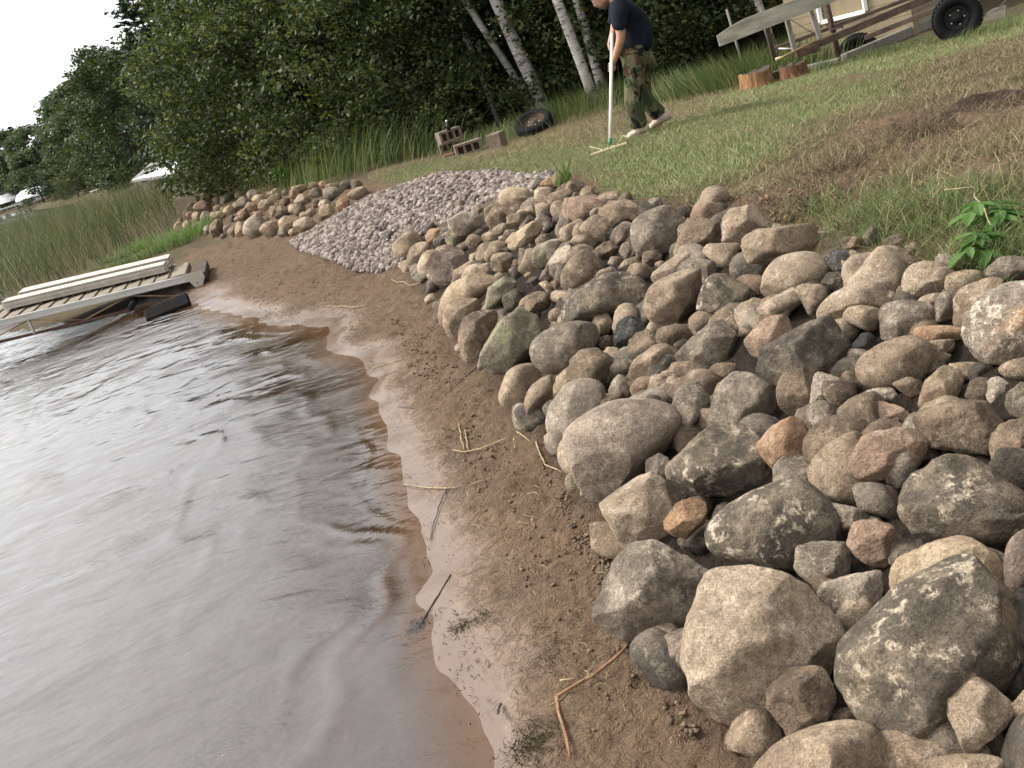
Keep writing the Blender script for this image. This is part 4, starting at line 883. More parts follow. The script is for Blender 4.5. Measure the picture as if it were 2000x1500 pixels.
q = scatter(LAWN, 480000, 22); dist = np.hypot(q[:, 0], q[:, 1]); gv = fieldv(q, GR); sv = fieldv(q, SO); cl = nz3(np.c_[q, 0*q[:, 0]]*3.1, 41)
wt = np.clip((7/dist)**.8, .25, 1)*np.clip(.55+.9*gv-.45*sv+.55*cl+.4*nz3(np.c_[q, 0*q[:, 0]]*9, 42), .04, 1)
q1 = keep(q, wt*.85*(.10+.9*gv), rg_)
blade_mesh('lawn_grass', on_ground(q1, -.004), .042, .0048, GM_green, 23, .9, .9, 2, 'short ragged green lawn grass')
q2 = keep(q, wt*.8*np.clip(1-.8*gv-.12*sv, .1, 1), rg_)
blade_mesh('dry_grass_clippings', on_ground(q2, .003), .058, .0055, GM_dry, 24, 3.0, .7, 2, 'raked dry grass and straw lying over the lawn')
GM_root = blade_mat('dead_roots', [(.0, (.035,.022,.014)), (.5, (.10,.066,.04)), (.85, (.20,.15,.08)), (1, (.34,.28,.17))])
r = np.random.default_rng(27); q = np.concatenate([hit(px, py)[:2]+r.normal(size=(n, 2))*np.array([s1, s2]) for px, py, n, s1, s2 in [(1885,222,2600,.30,.30),(1960,205,2200,.28,.3),(1805,255,1300,.18,.2),(1650,332,700,.10,.12),(1560,405,500,.2,.16),(1760,300,900,.4,.3),(1900,120,700,.5,.4)]])
blade_mesh('root_fibres', on_ground(q, .0), .075, .0065, GM_root, 28, 2.0, .8, 2, 'torn dark roots and dead sod fibres on the dug bank')
q = np.concatenate([hit(px, py)[:2]+r.normal(size=(n, 2))*s1 for px, py, n, s1 in [(1885,222,260,.3),(1960,205,220,.3),(1760,300,200,.4),(1560,400,160,.3),(1650,335,120,.2),(1900,110,160,.5),(1330,205,90,.5)]])
# tussocks along the rock edge and on the bank
def tufts(name, spots, n, h, w, mat, seed, lab, spread=.07, lean=.8, bend=.9, dirs=None):
    r = np.random.default_rng(seed); P = []
    for (x, y, s) in spots:
        k = int(n*s); P.append(np.c_[x+r.normal(size=k)*spread*s, y+r.normal(size=k)*spread*s])
    return blade_mesh(name, on_ground(np.concatenate(P), -.01), h, w, mat, seed, lean, bend, 3, lab, dirs)
sp_ = [hit(px, py) for px, py in [(1660,440),(1700,445),(1730,430),(1760,465),(1800,470),(1700,415),(1640,425),(1850,480),(1890,500),(1830,440),(1930,430),(1980,450),(1990,500),(1960,540),(1920,490),(1780,410),(1860,420),(1600,420),(1900,380),(1970,390),(1740,395)]]
tufts('edge_grass', [(p[0], p[1], 1) for p in sp_], 95, .17, .0048, GM_tall, 31, 'long grass flopping over the top edge of the rocks', .1, .9, 1.2)
sp_ = [hit(px, py) for px, py in [(1700,300),(1720,320),(1780,345),(1740,330),(1600,330),(1850,300),(1960,260),(1810,510),(1840,500),(1790,350),(1950,300)]]
tufts('straw_tufts', [(p[0], p[1], 1) for p in sp_], 75, .13, .0045, GM_dry, 33, 'yellow straw tufts on the raked bank', .07, .8, .7)
sp_ = [hit(px, py) for px, py in [(375,462),(390,455),(362,468),(330,482),(270,488)]]
tufts('shore_grass_clump', [(p[0], p[1], 1) for p in sp_], 230, .30, .011, GM_lush, 35, 'bright green grass clumps before the far rock pile', .28, .7, .9)
# tall grass at the foot of the thicket and under the plank
def strip(name, pts, n, h, w, mat, seed, lab, wide=.5, lean=.4, bend=.7):
    r = np.random.default_rng(seed); P = wpoly(pts)[:, :2]; L = np.r_[0, np.cumsum(np.linalg.norm(np.diff(P, axis=0), axis=1))]; t = r.uniform(0, L[-1], n)
    x = np.interp(t, L, P[:, 0]); y = np.interp(t, L, P[:, 1]); o = r.normal(size=(n, 2))*wide; cl = .75+.5*nz3(np.c_[x*1.7, y*1.7, 0*x], 44)
    return blade_mesh(name, on_ground(np.c_[x, y]+o, -.02), h*cl*r.uniform(.45, 1.2, n), w, mat, seed, lean, bend, 3, lab)
strip('thicket_edge_grass', [(400,350),(480,348),(600,342),(700,335),(800,310),(870,292)], 9000, .85, .013, GM_tall, 51, 'tall green grass along the foot of the thicket', .55)
strip('dry_edge_grass', [(420,362),(500,356),(580,354)], 1800, .75, .011, GM_dry, 52, 'dry tan grass stalks above the far rock pile', .35)
strip('birch_foot_grass', [(930,285),(1040,250),(1150,208),(1210,200)], 2600, .45, .011, GM_tall, 53, 'grass and weeds round the birch feet', .5)
strip('wood_edge_grass', [(1285,192),(1350,186),(1450,165),(1520,140),(1580,128)], 4200, .5, .010, GM_tall, 54, 'rank grass at the wood edge right of the man', .35)
strip('timber_edge_grass', [(1590,140),(1700,112),(1830,85),(2000,50)], 4200, .16, .007, GM_tall, 55, 'grass strip along the grey edging timber', .22)
# reeds in the shallows left of the dock
RE = np.r_[wpoly([(-60,600),(0,585),(130,550),(230,500),(330,462),(352,420),(345,392)]), wpoly([(300,392),(200,405),(100,425),(0,455),(-80,480)])]
q = scatter(RE, 34000, 61); d_ = np.hypot(q[:, 0], q[:, 1]); q = keep(q, np.clip((15/d_)**1., .25, 1), rg_); hs = np.clip(.55+.3*nz3(np.c_[q*.5, 0*q[:, 0]], 62)+.25*RNG.uniform(size=len(q)), .3, 1.)
blade_mesh('reeds', np.c_[q, np.maximum(ground(q[:, 0], q[:, 1]), -.25)], hs*1.45, .013, GM_reed, 63, .4, .6, 3, 'tan and green reeds standing in the shallows', dirs=(-.2, 0, 0))
q = scatter(np.r_[wpoly([(150,545),(240,500),(330,470),(400,470),(300,500),(240,530)])], 5000, 64); q = q[nz3(np.c_[q*1.6, 0*q[:, 0]], 66) > -.05]
blade_mesh('bank_grass', on_ground(q, -.01), .17, .010, GM_tall, 65, .6, .8, 3, 'bright low grass on the bank beside the dock')

# leafy plants
def leaf_plant(name, p, h, n, size, mat, label, cat, seed, lean=(0, 0)):
    r = np.random.default_rng(seed); o = empty(name, tuple(p), label, cat); m = MB(); L = MB()
    for k in range(n):
        a = r.uniform(0, 6.28); hh = h*r.uniform(.55, 1); tip = Vector(p)+Vector((math.cos(a)*h*.28+lean[0]*hh, math.sin(a)*h*.28+lean[1]*hh, hh)); b = Vector(p)+Vector((r.normal()*.02, r.normal()*.02, -.02))
        m.tube([b, (b+tip)/2+Vector((0, 0, .02)), tip], [.004, .003, .002], 5)
        for q in range(5):
            an = a+q*1.26+r.normal()*.2; dv = Vector((math.cos(an), math.sin(an), -.15+r.normal()*.2)).normalized(); s = size*r.uniform(.7, 1.15); sd_ = dv.cross(Vector((0, 0, 1))).normalized(); up = Vector((0, 0, .18*s))
            c0 = tip; L.add([c0, c0+dv*s*.35+sd_*s*.22, c0+dv*s*.35-up*.4, c0+dv*s*.35-sd_*s*.22, c0+dv*s*.72+sd_*s*.2-up*.5, c0+dv*s*.72-up, c0+dv*s*.72-sd_*s*.2-up*.5, c0+dv*s*1.08-up*1.6], [(0,2,1),(0,3,2),(1,2,5,4),(2,3,6,5),(4,5,7),(5,6,7)])
    m.obj('stem', GM_lush, o); L.obj('leaves', GM_leaf, o); return o
GM_leaf = leaf_mat('bramble_leaf', (.04,.085,.02), (.065,.135,.03), (.10,.18,.05), None, .45, .35)
leaf_plant('bramble_plant', hit(1935,470), .20, 6, .115, GM_leaf, 'bright green broad-leaved bramble at the right end of the rocks', 'plant', 71)
leaf_plant('bramble_plant', hit(1915,520), .13, 5, .10, GM_leaf, 'lower bramble sprig touching the rocks below the bigger bramble', 'plant', 72)
leaf_plant('weed_plant', hit(1855,400), .10, 2, .05, GM_leaf, 'single small round-leaved weed on the bank above the rocks', 'plant', 73)
leaf_plant('leafy_weed', hit(560,368), .5, 14, .13, GM_leaf, 'dark leafy weed at the back of the far rock pile', 'plant', 74)
p = hit(1108,362); r = np.random.default_rng(3)
o = blade_mesh('iris_plant', np.c_[p[0]+r.normal(size=11)*.035, p[1]+r.normal(size=11)*.035, np.full(11, p[2]-.02)], np.array([.16,.30,.38,.42,.36,.30,.22,.40,.28,.20,.33]), .026, GM_lush, 75, .45, .25, 4, None, None, None)
tag(o, 'sword-leaved green iris clump beside the top of the gravel', 'plant')

# ------------------------------------------------------------------ sticks, straws and clods on the sand
wood_b = plain('brown_stick', (.20, .115, .06), .8, .2, 0, .35, 25, .3); wood_d = plain('wet_dark_stick', (.045, .034, .026), .55, .4, 0, .3, 25, .3); wood_s = plain('pale_reed_straw', (.27, .205, .12), .85, .15, 0, .45, 40, .1)
def stick(name, pix, r, mat, label, up=.012, group=None, raise_=None):
    P = [hit(*q)+np.array([0, 0, up+(raise_[i] if raise_ else 0)]) for i, q in enumerate(pix)]
    c = P[0]; m = MB(); r0 = r if isinstance(r, list) else [r]*len(P); P_, r_ = [], []
    for i in range(len(P)-1):
        L = np.linalg.norm(P[i+1]-P[i])
        for t in (0, .33, .67): P_.append(P[i]*(1-t)+P[i+1]*t+(RNG.normal(size=3)*np.array([.013, .013, .012])*L if t else 0)); r_.append((r0[i]*(1-t)+r0[i+1]*t)*RNG.uniform(.75, 1.05))
    P = P_+[P[-1]]; r = [q*.72 for q in r_+[r0[-1]*.7]]
    m.tube([Vector(q)-Vector(c) for q in P], r if isinstance(r, list) else [r]*len(P), 6)
    o = m.obj(name, mat, None, True); o.location = tuple(c); return tag(o, label, 'stick', group)
GS = 'sticks and reed straws on the sand'
stick('stick', [(1235,1262),(1215,1285),(1160,1330),(1093,1368)], [.007,.008,.009,.010], wood_b, 'long brown stick bending from the big broken block down the sand', .02, GS)
stick('stick', [(1091,1370),(1097,1410),(1110,1450),(1117,1490)], [.010,.009,.009,.007], wood_b, 'reddish peeled stick running down to the bottom edge of the sand', .02, GS)
stick('stick', [(1100,1348),(1130,1344)], .005, wood_s, 'short pale twig crossing the elbow of the brown sticks', .04, GS)
stick('stick', [(882,1127),(858,1168),(838,1200),(818,1232)], [.004,.006,.007,.006], wood_d, 'thin dark wet stick pointing down to a black weed lump', .014, GS)
stick('stick', [(875,955),(862,985),(850,1020),(840,1060)], [.006,.005,.005,.003], wood_d, 'dark wet twig slanting down the wet sand', .012, GS)
stick('stick', [(790,950),(830,956),(870,958),(900,955)], [.004,.006,.006,.004], wood_s, 'pale straight reed lying across the waterline', .014, GS)
stick('stick', [(918,952),(950,940)], .005, wood_s, 'short straw just right of the long waterline reed', .014, GS)
stick('stick', [(886,884),(910,888),(940,882),(965,872),(1000,858)], [.003,.007,.008,.007,.005], wood_s, 'bent pale reed stalk forming an elbow on the sand', .018, GS)
stick('stick', [(899,832),(902,860),(908,884)], .006, wood_s, 'left upright straw above the bent reed stalk', .02, GS)
stick('stick', [(910,846),(913,865),(917,884)], .006, wood_s, 'right short upright straw above the bent reed stalk', .02, GS)
stick('stick', [(866,860),(882,848),(898,836)], .005, wood_s, 'slanting straw left of the bent reed stalk', .016, GS)
stick('stick', [(1049,869),(1057,893),(1066,912)], .006, wood_s, 'upper half of a broken straw near the pitted boulder', .018, GS)
stick('stick', [(1066,913),(1082,920),(1098,928)], .006, wood_s, 'lower half of a broken straw near the pitted boulder', .018, GS)
stick('stick', [(1011,849),(1025,858),(1038,869)], .006, wood_s, 'short straw just right above the bent reed stalk', .018, GS)
stick('stick', [(1005,858),(1006,872),(1009,886)], .005, wood_s, 'short upright straw between bent reed and broken straw', .018, GS)
stick('stick', [(728,722),(760,712),(800,700)], .006, wood_s, 'long faint straw on the upper sand by the water', .014, GS)
stick('stick', [(893,756),(915,738),(933,722)], .006, wood_d, 'dark stick leaning to the greenish slab foot', .02, GS)
stick('stick', [(779,797),(795,798),(810,801)], .005, wood_d, 'small dark twig on the smooth wet sand', .012, GS)
stick('stick', [(980,1380),(979,1400),(981,1418)], .008, wood_d, 'stubby dark stick upright in wet sand near the bottom', .012, GS, [0, .02, .04])
stick('stick', [(1275,1330),(1300,1337),(1338,1344)], .0035, wood_s, 'thin pale straw by the foot of the biggest pale boulder', .014, GS)
stick('stick', [(640,600),(690,603),(720,598)], .008, wood_s, 'faint straw on the sand above the weedy waterline', .014, GS)
stick('stick', [(765,548),(800,560),(822,556)], .007, wood_s, 'straw below the gravel foot', .014, GS)
stick('stick', [(1855,437),(1912,433)], .004, wood_s, 'pale broken straw on top of grass above the bramble', .16, GS)
stick('stick', [(1912,433),(1932,470),(1945,505)], .004, wood_s, 'pale straw hanging down behind the bramble', .14, GS)
q = scatter(wpoly([(600,600),(700,560),(800,580),(870,640),(930,740),(1000,850),(1100,980),(1180,1120),(1250,1300),(1300,1420),(1100,1480),(1000,1200),(900,1000),(820,850),(740,740),(650,640)]), 260, 81)
a_ = RNG.uniform(0, 6.28, len(q)); ln_ = RNG.uniform(.02, .085, len(q)); mm = MB()
for (x, y), a, l in zip(q, a_, ln_):
    z_ = g1(x, y)+.012; mm.tube([(x, y, z_), (x+l*.5*math.cos(a), y+l*.5*math.sin(a), z_+.006), (x+l*math.cos(a+.3), y+l*math.sin(a+.3), z_+.002)], .0022, 4)
tag(mm.obj('straw_litter', GM_dry), 'tiny bits of straw and rootlets littering the sand', kind='stuff')
mud = plain('wet_mud', (.075, .052, .035), .8, .3, 0, .4, 20, .6)
q = np.concatenate([scatter(wpoly(p), n, 90+i) for i, (p, n) in enumerate([([(760,620),(860,640),(930,760),(1000,880),(1120,1040),(1190,1180),(1270,1330),(1180,1480),(1120,1480),(1080,1250),(980,1080),(900,900),(800,720)], 520), ([(470,560),(560,540),(680,570),(760,620),(730,680),(640,630),(560,640),(500,610)], 340), ([(400,480),(560,480),(700,540),(640,560),(450,540)], 260), ([(1050,880),(1110,960),(1190,1100),(1275,1310),(1380,1440),(1330,1440),(1210,1250),(1150,1110),(1080,990)], 420)])])
pebbles('mud_clods', on_ground(q, -.002), .017, [mud, plain('damp_sand_clod', (.15, .10, .065), .95, .2, 0, .3, 20, .6)], 91, lab='small clods of mud and sand', up=.1)
r = np.random.default_rng(29); q = np.concatenate([hit(px, py)[:2]+r.normal(size=(n, 2))*s1 for px, py, n, s1 in [(1885,222,260,.3),(1960,205,220,.3),(1760,300,200,.4),(1560,400,160,.3),(1650,335,120,.2),(1900,110,160,.5),(1330,205,90,.5)]])
pebbles('soil_clods', on_ground(q, -.004), .035, [bpy.data.materials['damp_sand_clod'], mud, plain('red_soil_clod', (.19, .115, .07), .95, .2, 0, .3, 20, .6)], 92, lab='crumbs of dug soil on the bank', up=.1)
weedm = plain('black_waterweed', (.034, .030, .016), .9, .05, 0, .4, 30, .3)
q = np.concatenate([np.array(hit(px, py)[:2])+RNG.normal(size=(n, 2))*s for px, py, n, s in [(530,625,420,.28),(570,612,320,.25),(640,610,200,.25),(690,660,160,.10),(815,1232,120,.025),(900,1230,110,.03),(1045,1452,240,.05),(1030,1470,180,.05),(870,905,110,.05),(945,1210,70,.03),(885,850,90,.06),(1070,1290,90,.05),(1210,1060,80,.04)]])
WL = np.array([hit(px, py)[:2] for px, py in [(470,600),(560,628),(660,655),(715,700),(758,745),(785,860),(815,960),(852,1080),(868,1200),(915,1300),(960,1420)]]); tt = RNG.uniform(0, len(WL)-1, 520); k0 = tt.astype(int)
qq = WL[k0]+(WL[k0+1]-WL[k0])*(tt-k0)[:, None]+RNG.normal(size=(520, 2))*np.array([.055, .07]); q = np.r_[q, qq[nz3(np.c_[qq*3.5, 0*tt], 67) > -.15]]
blade_mesh('waterweed', on_ground(q, .005), .012, .005, weedm, 95, 3.2, 1.2, 2, 'dark clumps of washed-up waterweed')
# ------------------------------------------------------------------ the man raking
YP = hit(1250,265)[1]
def PJ(px, py, dy=0.): return Vector(at_y(px, py, YP+dy))
def skin(verts, edges, radii, sub=2, root=0):
    me = bpy.data.meshes.new('tmp'); me.from_pydata(verts, edges, []); o = bpy.data.objects.new('tmp', me); C.objects.link(o)
    md = o.modifiers.new('s', 'SKIN'); md.use_smooth_shade = True; sv = me.skin_vertices[0].data
    for i, r in enumerate(radii): sv[i].radius = (r, r) if np.isscalar(r) else r; sv[i].use_root = (i == root)
    m2 = o.modifiers.new('b', 'SUBSURF'); m2.levels = m2.render_levels = sub
    dg = bpy.context.evaluated_depsgraph_get(); ev = o.evaluated_get(dg); em = ev.to_mesh()
    V = np.array([v.co[:] for v in em.vertices]); F = [tuple(p.vertices) for p in em.polygons]; ev.to_mesh_clear()
    bpy.data.objects.remove(o); bpy.data.meshes.remove(me); return V, F
skinm = plain('weathered_skin', (.36,.195,.135), .6, .35, 0, .15, 20, .1)
shirtm = plain('dark_navy_cotton', (.008,.0105,.016), .95, .15, 0, .35, 6, .3)
hairm = plain('short_dark_hair', (.05,.04,.032), .9, .2, 0, .3, 60, .5)
shoem = plain('cream_shoe', (.42,.35,.26), .8, .25, 0, .3, 30, .3); solem = plain('shoe_sole', (.5,.45,.36), .8, .2, 0, .2, 20, .1)
k = N('camouflage_cloth', .95, .12); v = k.co('Object', False, (1, 1, .75))
c = k.mix(k.step(k.noise(v, 7, 2, .5, .8), .5, .52), (.105,.098,.055), (.045,.06,.028)); 
vb = k.n('VectorMath', operation='ADD'); k.put(v, vb.inputs[0]); vb.inputs[1].default_value = (3.7, 8.1, 2.2)
c = k.mix(k.step(k.noise(vb.outputs[0], 6.5, 2, .5, .8), .56, .58), c, (.07,.042,.025)); vc = k.n('VectorMath', operation='ADD'); k.put(v, vc.inputs[0]); vc.inputs[1].default_value = (13.7, 1.1, 5.2)
c = k.mix(k.step(k.noise(vc.outputs[0], 7.5, 2, .5, .9), .6, .62), c, (.012,.012,.011)); k.col(c); k.nrm(k.bump(k.noise(v, 16, 3), .5, .03)); camo = k.m
man = empty('person', tuple(hit(1250,265)), 'man in navy tee and camouflage trousers bending to rake the lawn', 'person')
# body: legs, trunk, arms, neck and head grown as one surface
J = {'pel': PJ(1246,104), 'spi': PJ(1241,62), 'che': PJ(1222,16), 'nek': PJ(1194,0), 'hed': PJ(1181,-8),
     'sl': PJ(1209,12,-.19), 'el': PJ(1213,77,-.22), 'wl': PJ(1199,119,-.12), 'hl': PJ(1193.5,132,-.07),
     'sr': PJ(1207,8,.19), 'er': PJ(1201,56,.2), 'wr': PJ(1193,82,.04), 'hr': PJ(1191,92,-.01),
     'pl': PJ(1239,112,-.1), 'kl': PJ(1232,188,-.11), 'al': PJ(1256,248,-.1), 'pr': PJ(1252,112,.1), 'kr': PJ(1252,190,.1), 'ar': PJ(1294,228,.08), 'fl': PJ(1234,262,-.1), 'fr': PJ(1280,255,.09)}
ks = list(J); R0 = dict(pel=.12, spi=.115, che=.14, nek=.06, hed=.055, sl=.065, el=.046, wl=.031, hl=.03, sr=.065, er=.046, wr=.031, hr=.03, pl=.085, kl=.06, al=.042, pr=.085, kr=.06, ar=.042, fl=.035, fr=.035)
E_ = [('pel','spi'),('spi','che'),('che','nek'),('nek','hed'),('che','sl'),('sl','el'),('el','wl'),('wl','hl'),('che','sr'),('sr','er'),('er','wr'),('wr','hr'),('pel','pl'),('pl','kl'),('kl','al'),('al','fl'),('pel','pr'),('pr','kr'),('kr','ar'),('ar','fr')]
V, F = skin([J[q] for q in ks], [(ks.index(a), ks.index(b)) for a, b in E_], [R0[q] for q in ks])
body = MB(); body.add(V, F)
# head: skull, jaw, brow, nose, lips, ear
hc = PJ(1174,-9); fx_ = Vector((-.80, -.12, -.58)).normalized(); sx_ = Vector((-.15, 1, 0)); sx_ = (sx_-fx_*sx_.dot(fx_)).normalized(); ux_ = sx_.cross(fx_)*-1
if ux_.z < 0: ux_ = -ux_
D, Fh = ico(4); Q_ = D.copy(); x_, y_, z_ = D[:, 0], D[:, 1], D[:, 2]         # x face, y side, z crown
rad = np.ones(len(D)); jaw = np.exp(-((x_-.62)**2+(z_+.72)**2)/.10); rad += .10*jaw
rad += .26*np.exp(-((x_-.98)**2/.05+(y_/.13)**2+((z_+.12)/.16)**2)); rad += .06*np.exp(-((x_-.9)**2/.1+(y_/.4)**2+((z_-.2)/.09)**2)); rad -= .07*np.exp(-((x_-.86)**2/.08+((np.abs(y_)-.33)/.14)**2+((z_-.05)/.09)**2))
rad += .05*np.exp(-((x_-.85)**2/.08+(y_/.22)**2+((z_+.45)/.06)**2)); rad -= .03*np.exp(-((x_-.85)**2/.08+(y_/.2)**2+((z_+.36)/.03)**2))
rad += .14*np.exp(-((np.abs(y_)-.95)**2/.02+((x_+.05)/.14)**2+((z_+.05)/.22)**2))
Hd = D*rad[:, None]*np.array([.102, .077, .122]); Hw = Hd[:, :1]*np.array(fx_)+Hd[:, 1:2]*np.array(sx_)+Hd[:, 2:]*np.array(ux_)+np.array(hc); body.add(Hw, Fh)
# hands closed round the rake handle
h0, h1 = PJ(1195.5,66,-.03), PJ(1191.5,272,-.16); hax = (h1-h0).normalized()
for wrist, hand, sgn in (('wl', 'hl', 1), ('wr', 'hr', 1)):
    t = (J[hand]-h0).dot(hax); cen = h0+hax*t; inw = (J[wrist]-cen); inw = (inw-hax*inw.dot(hax)).normalized(); sd_ = hax.cross(inw)
    for f in range(4):
        o_ = cen+hax*(-.034+.0225*f); rf = .009-.0006*abs(f-1.2); ang = [.15, .9, 1.7, 2.5, 3.3, 4.0]
        body.tube([o_+(inw*math.cos(a)+sd_*math.sin(a))*(.026 if i else .036) for i, a in enumerate(ang)], [rf*1.1, rf*1.1, rf, rf*.95, rf*.9, rf*.65], 7)
    a = [-.3, -.9, -1.6, -2.1]; body.tube([cen+hax*(-.05+.012*i)+(inw*math.cos(q)+sd_*math.sin(q))*(.036-.003*i) for i, q in enumerate(a)], [.013, .012, .0105, .007], 7)
    D2, F2 = ico(2); pm = D2*np.array([.043, .02, .034]); body.add(pm[:, :1]*np.array(hax)+pm[:, 1:2]*np.array(inw)+pm[:, 2:]*np.array(sd_)+np.array(cen+inw*.034), F2)
body.obj('body', skinm, man, True)
def cloth(name, keys, edges, rads, mat, amp, fr_, extra=None, seed=1):
    V, F = skin(keys, edges, rads, 3); n = nz3(V*fr_+seed, 5); n2 = nz3(V*np.array([fr_*2.2, fr_*2.2, fr_*1.1])+seed, 6); cen = V.mean(0)
    dirv = V-cen; dirv /= np.linalg.norm(dirv, axis=1)[:, None]; V = V+dirv*(amp*n+amp*.6*n2)[:, None]
    m = MB(); m.add(V, F); return m.obj(name, mat, man, True)
tk = [PJ(1245,108), PJ(1244,74), PJ(1238,40), PJ(1224,14), PJ(1205,1), PJ(1210,14,-.2), PJ(1209,38,-.235), PJ(1208.5,62,-.235), PJ(1207,10,.2), PJ(1203,34,.22), PJ(1200,52,.22)]
cloth('tee_shirt', tk, [(0,1),(1,2),(2,3),(3,4),(3,5),(5,6),(6,7),(3,8),(8,9),(9,10)], [.172,.172,.175,.17,.075,.10,.082,.075,.10,.085,.075], shirtm, .012, 9)
tr_ = [PJ(1247,100), PJ(1240,116,-.09), PJ(1237,150,-.11), PJ(1236,188,-.12), PJ(1241,218,-.11), PJ(1247,240,-.1), PJ(1249,249,-.1), PJ(1250,116,.08), PJ(1254,150,.1), PJ(1254,186,.1), PJ(1270,207,.09), PJ(1286,221,.08), PJ(1291,225,.08)]
cloth('camouflage_trousers', tr_, [(0,1),(1,2),(2,3),(3,4),(4,5),(5,6),(0,7),(7,8),(8,9),(9,10),(10,11),(11,12)], [.14,.12,.11,.095,.092,.095,.09,.105,.102,.095,.088,.09,.082], camo, .013, 10, seed=3)
pk = MB(); pc = PJ(1245,150,-.235); pk.box(pc, (.13, .03, .17), Matrix.Rotation(-.05, 3, 'Y'), .012); pk.box(pc+Vector((0, -.012, .075)), (.135, .02, .05), Matrix.Rotation(-.05, 3, 'Y'), .008); pk.obj('cargo_pocket', camo, man, True)
def shoe(heel, toe, up, dy):
    ax = (toe-heel); L = ax.length; ax.normalize(); sd_ = Vector((0, 1, 0)); sd_ = (sd_-ax*sd_.dot(ax)).normalized(); uz = ax.cross(sd_); uz = uz if uz.dot(up) > 0 else -uz
    m = MB(); V = []; F = []; n = 14; prof = [(0,.034,.085),(.06,.046,.105),(.25,.050,.108),(.42,.050,.095),(.6,.054,.075),(.8,.056,.062),(.93,.048,.05),(1.,.026,.03)]
    for (t, w_, h_) in prof:
        for q in range(n):
            a = 2*math.pi*q/n; y = w_*math.cos(a); zz = (h_*.5)+(h_*.5)*math.sin(a); V.append(heel+ax*L*t+sd_*y+uz*zz)
    for i in range(len(prof)-1):
        for q in range(n): F.append((i*n+q, i*n+(q+1) % n, (i+1)*n+(q+1) % n, (i+1)*n+q))
    F += [tuple(range(n)), tuple((len(prof)-1)*n+q for q in range(n))]; m.add(V, F); o = m.obj('shoe', shoem, man, True)
    s = MB(); V = []; F = []; 
    for (t, w_, h_) in prof:
        for y, zz in ((-w_*1.04, -.004), (w_*1.04, -.004), (w_*1.06, .022), (-w_*1.06, .022)): V.append(heel+ax*(L*(t*1.02-.01))+sd_*y+uz*zz)
    for i in range(len(prof)-1):
        for q in range(4): F.append((i*4+q, i*4+(q+1) % 4, (i+1)*4+(q+1) % 4, (i+1)*4+q))
    F += [(0,1,2,3), tuple((len(prof)-1)*4+q for q in (3,2,1,0))]; s.add(V, F); so_ = s.obj('sole', solem, None)
    so_.parent = o; so_.matrix_parent_inverse = (Matrix.Translation(man.location)).inverted() @ Matrix.Translation(man.location)
    so_.matrix_parent_inverse = Matrix.Translation(man.location).inverted(); return o
gl_ = PJ(1270,256,-.1); gl_.z = g1(gl_.x, gl_.y)+.012; tl_ = PJ(1224,270,-.1); tl_.z = g1(tl_.x, tl_.y)+.012; shoe(gl_, tl_, Vector((0, 0, 1)), 0)
tr2 = PJ(1272,262,.08); tr2.z = g1(tr2.x, tr2.y)+.02; hr2 = PJ(1311,231,.08); shoe(hr2, tr2, Vector((-.6, 0, 1)), 0)
hm = MB(); sel = [i for i, f in enumerate(Fh) if (D[f].mean(0)[2] > .38 or D[f].mean(0)[0] < -.25) and D[f].mean(0)[2] > -.45]
hv = Hw+ (Hw-np.array(hc))*.06; hm.add(hv, Fh[sel]); hm.obj('hair', hairm, man, True)
bd = MB(); sel = [f for f in Fh if D[f].mean(0)[0] > .15 and D[f].mean(0)[2] < -.42 and D[f].mean(0)[2] > -.98]; bd.add(Hw+(Hw-np.array(hc))*.03, sel); bd.obj('stubble', plain('grey_stubble', (.15,.095,.07), .9, .2, 0, .35, 80, .4), man, True)
# the rake he holds
white = plain('white_painted_handle', (.62,.58,.50), .5, .4, 0, .15, 8, .1); grn_ = plain('green_plastic', (.02,.16,.07), .5, .4, 0, .1, 8, .05); tinem = plain('brassy_steel', (.26,.22,.12), .5, .5, .3, .3, 20, .2)
b0 = Vector(hit(1156,312)); b1 = Vector(hit(1228,289)); bm_ = (b0+b1)/2; b0.z += .05; b1.z += .05
fe = Vector(at_y(1191,284, bm_.y+.03)); h1 = Vector(at_y(1191.7,271, bm_.y+.05)); 
rake = empty('garden_rake', tuple(bm_), 'long white-handled bow rake held by the man', 'rake')
m = MB(); m.tube([h0, h0.lerp(h1, .5), h1], .0165, 12); m.obj('handle', white, rake, True)
m = MB(); m.tube([h1, fe], [.02, .013], 12); m.obj('ferrule', grn_, rake, True)
m = MB(); um = (b1-b0).normalized(); upv = Vector((0, 0, .06))
for e, s_ in ((b0, -1), (b1, 1)):
    m.tube([fe, fe+um*.10*s_-Vector((0, 0, .03)), e-um*.03*s_+Vector((0, .0, .075)), e+um*.015*s_+Vector((0, 0, .05)), e], .006, 8)
m.obj('bow', tinem, rake, True)
m = MB(); m.beam(b0, b1, .012, .02); m.obj('bar', tinem, rake)
for i in range(14):
    q = b0.lerp(b1, (i+.5)/14); m = MB(); m.tube([q, q-Vector((0, .012, .03)), q-Vector((0, .03, .062))], [.005, .004, .002], 5); m.obj('tine', tinem, rake)
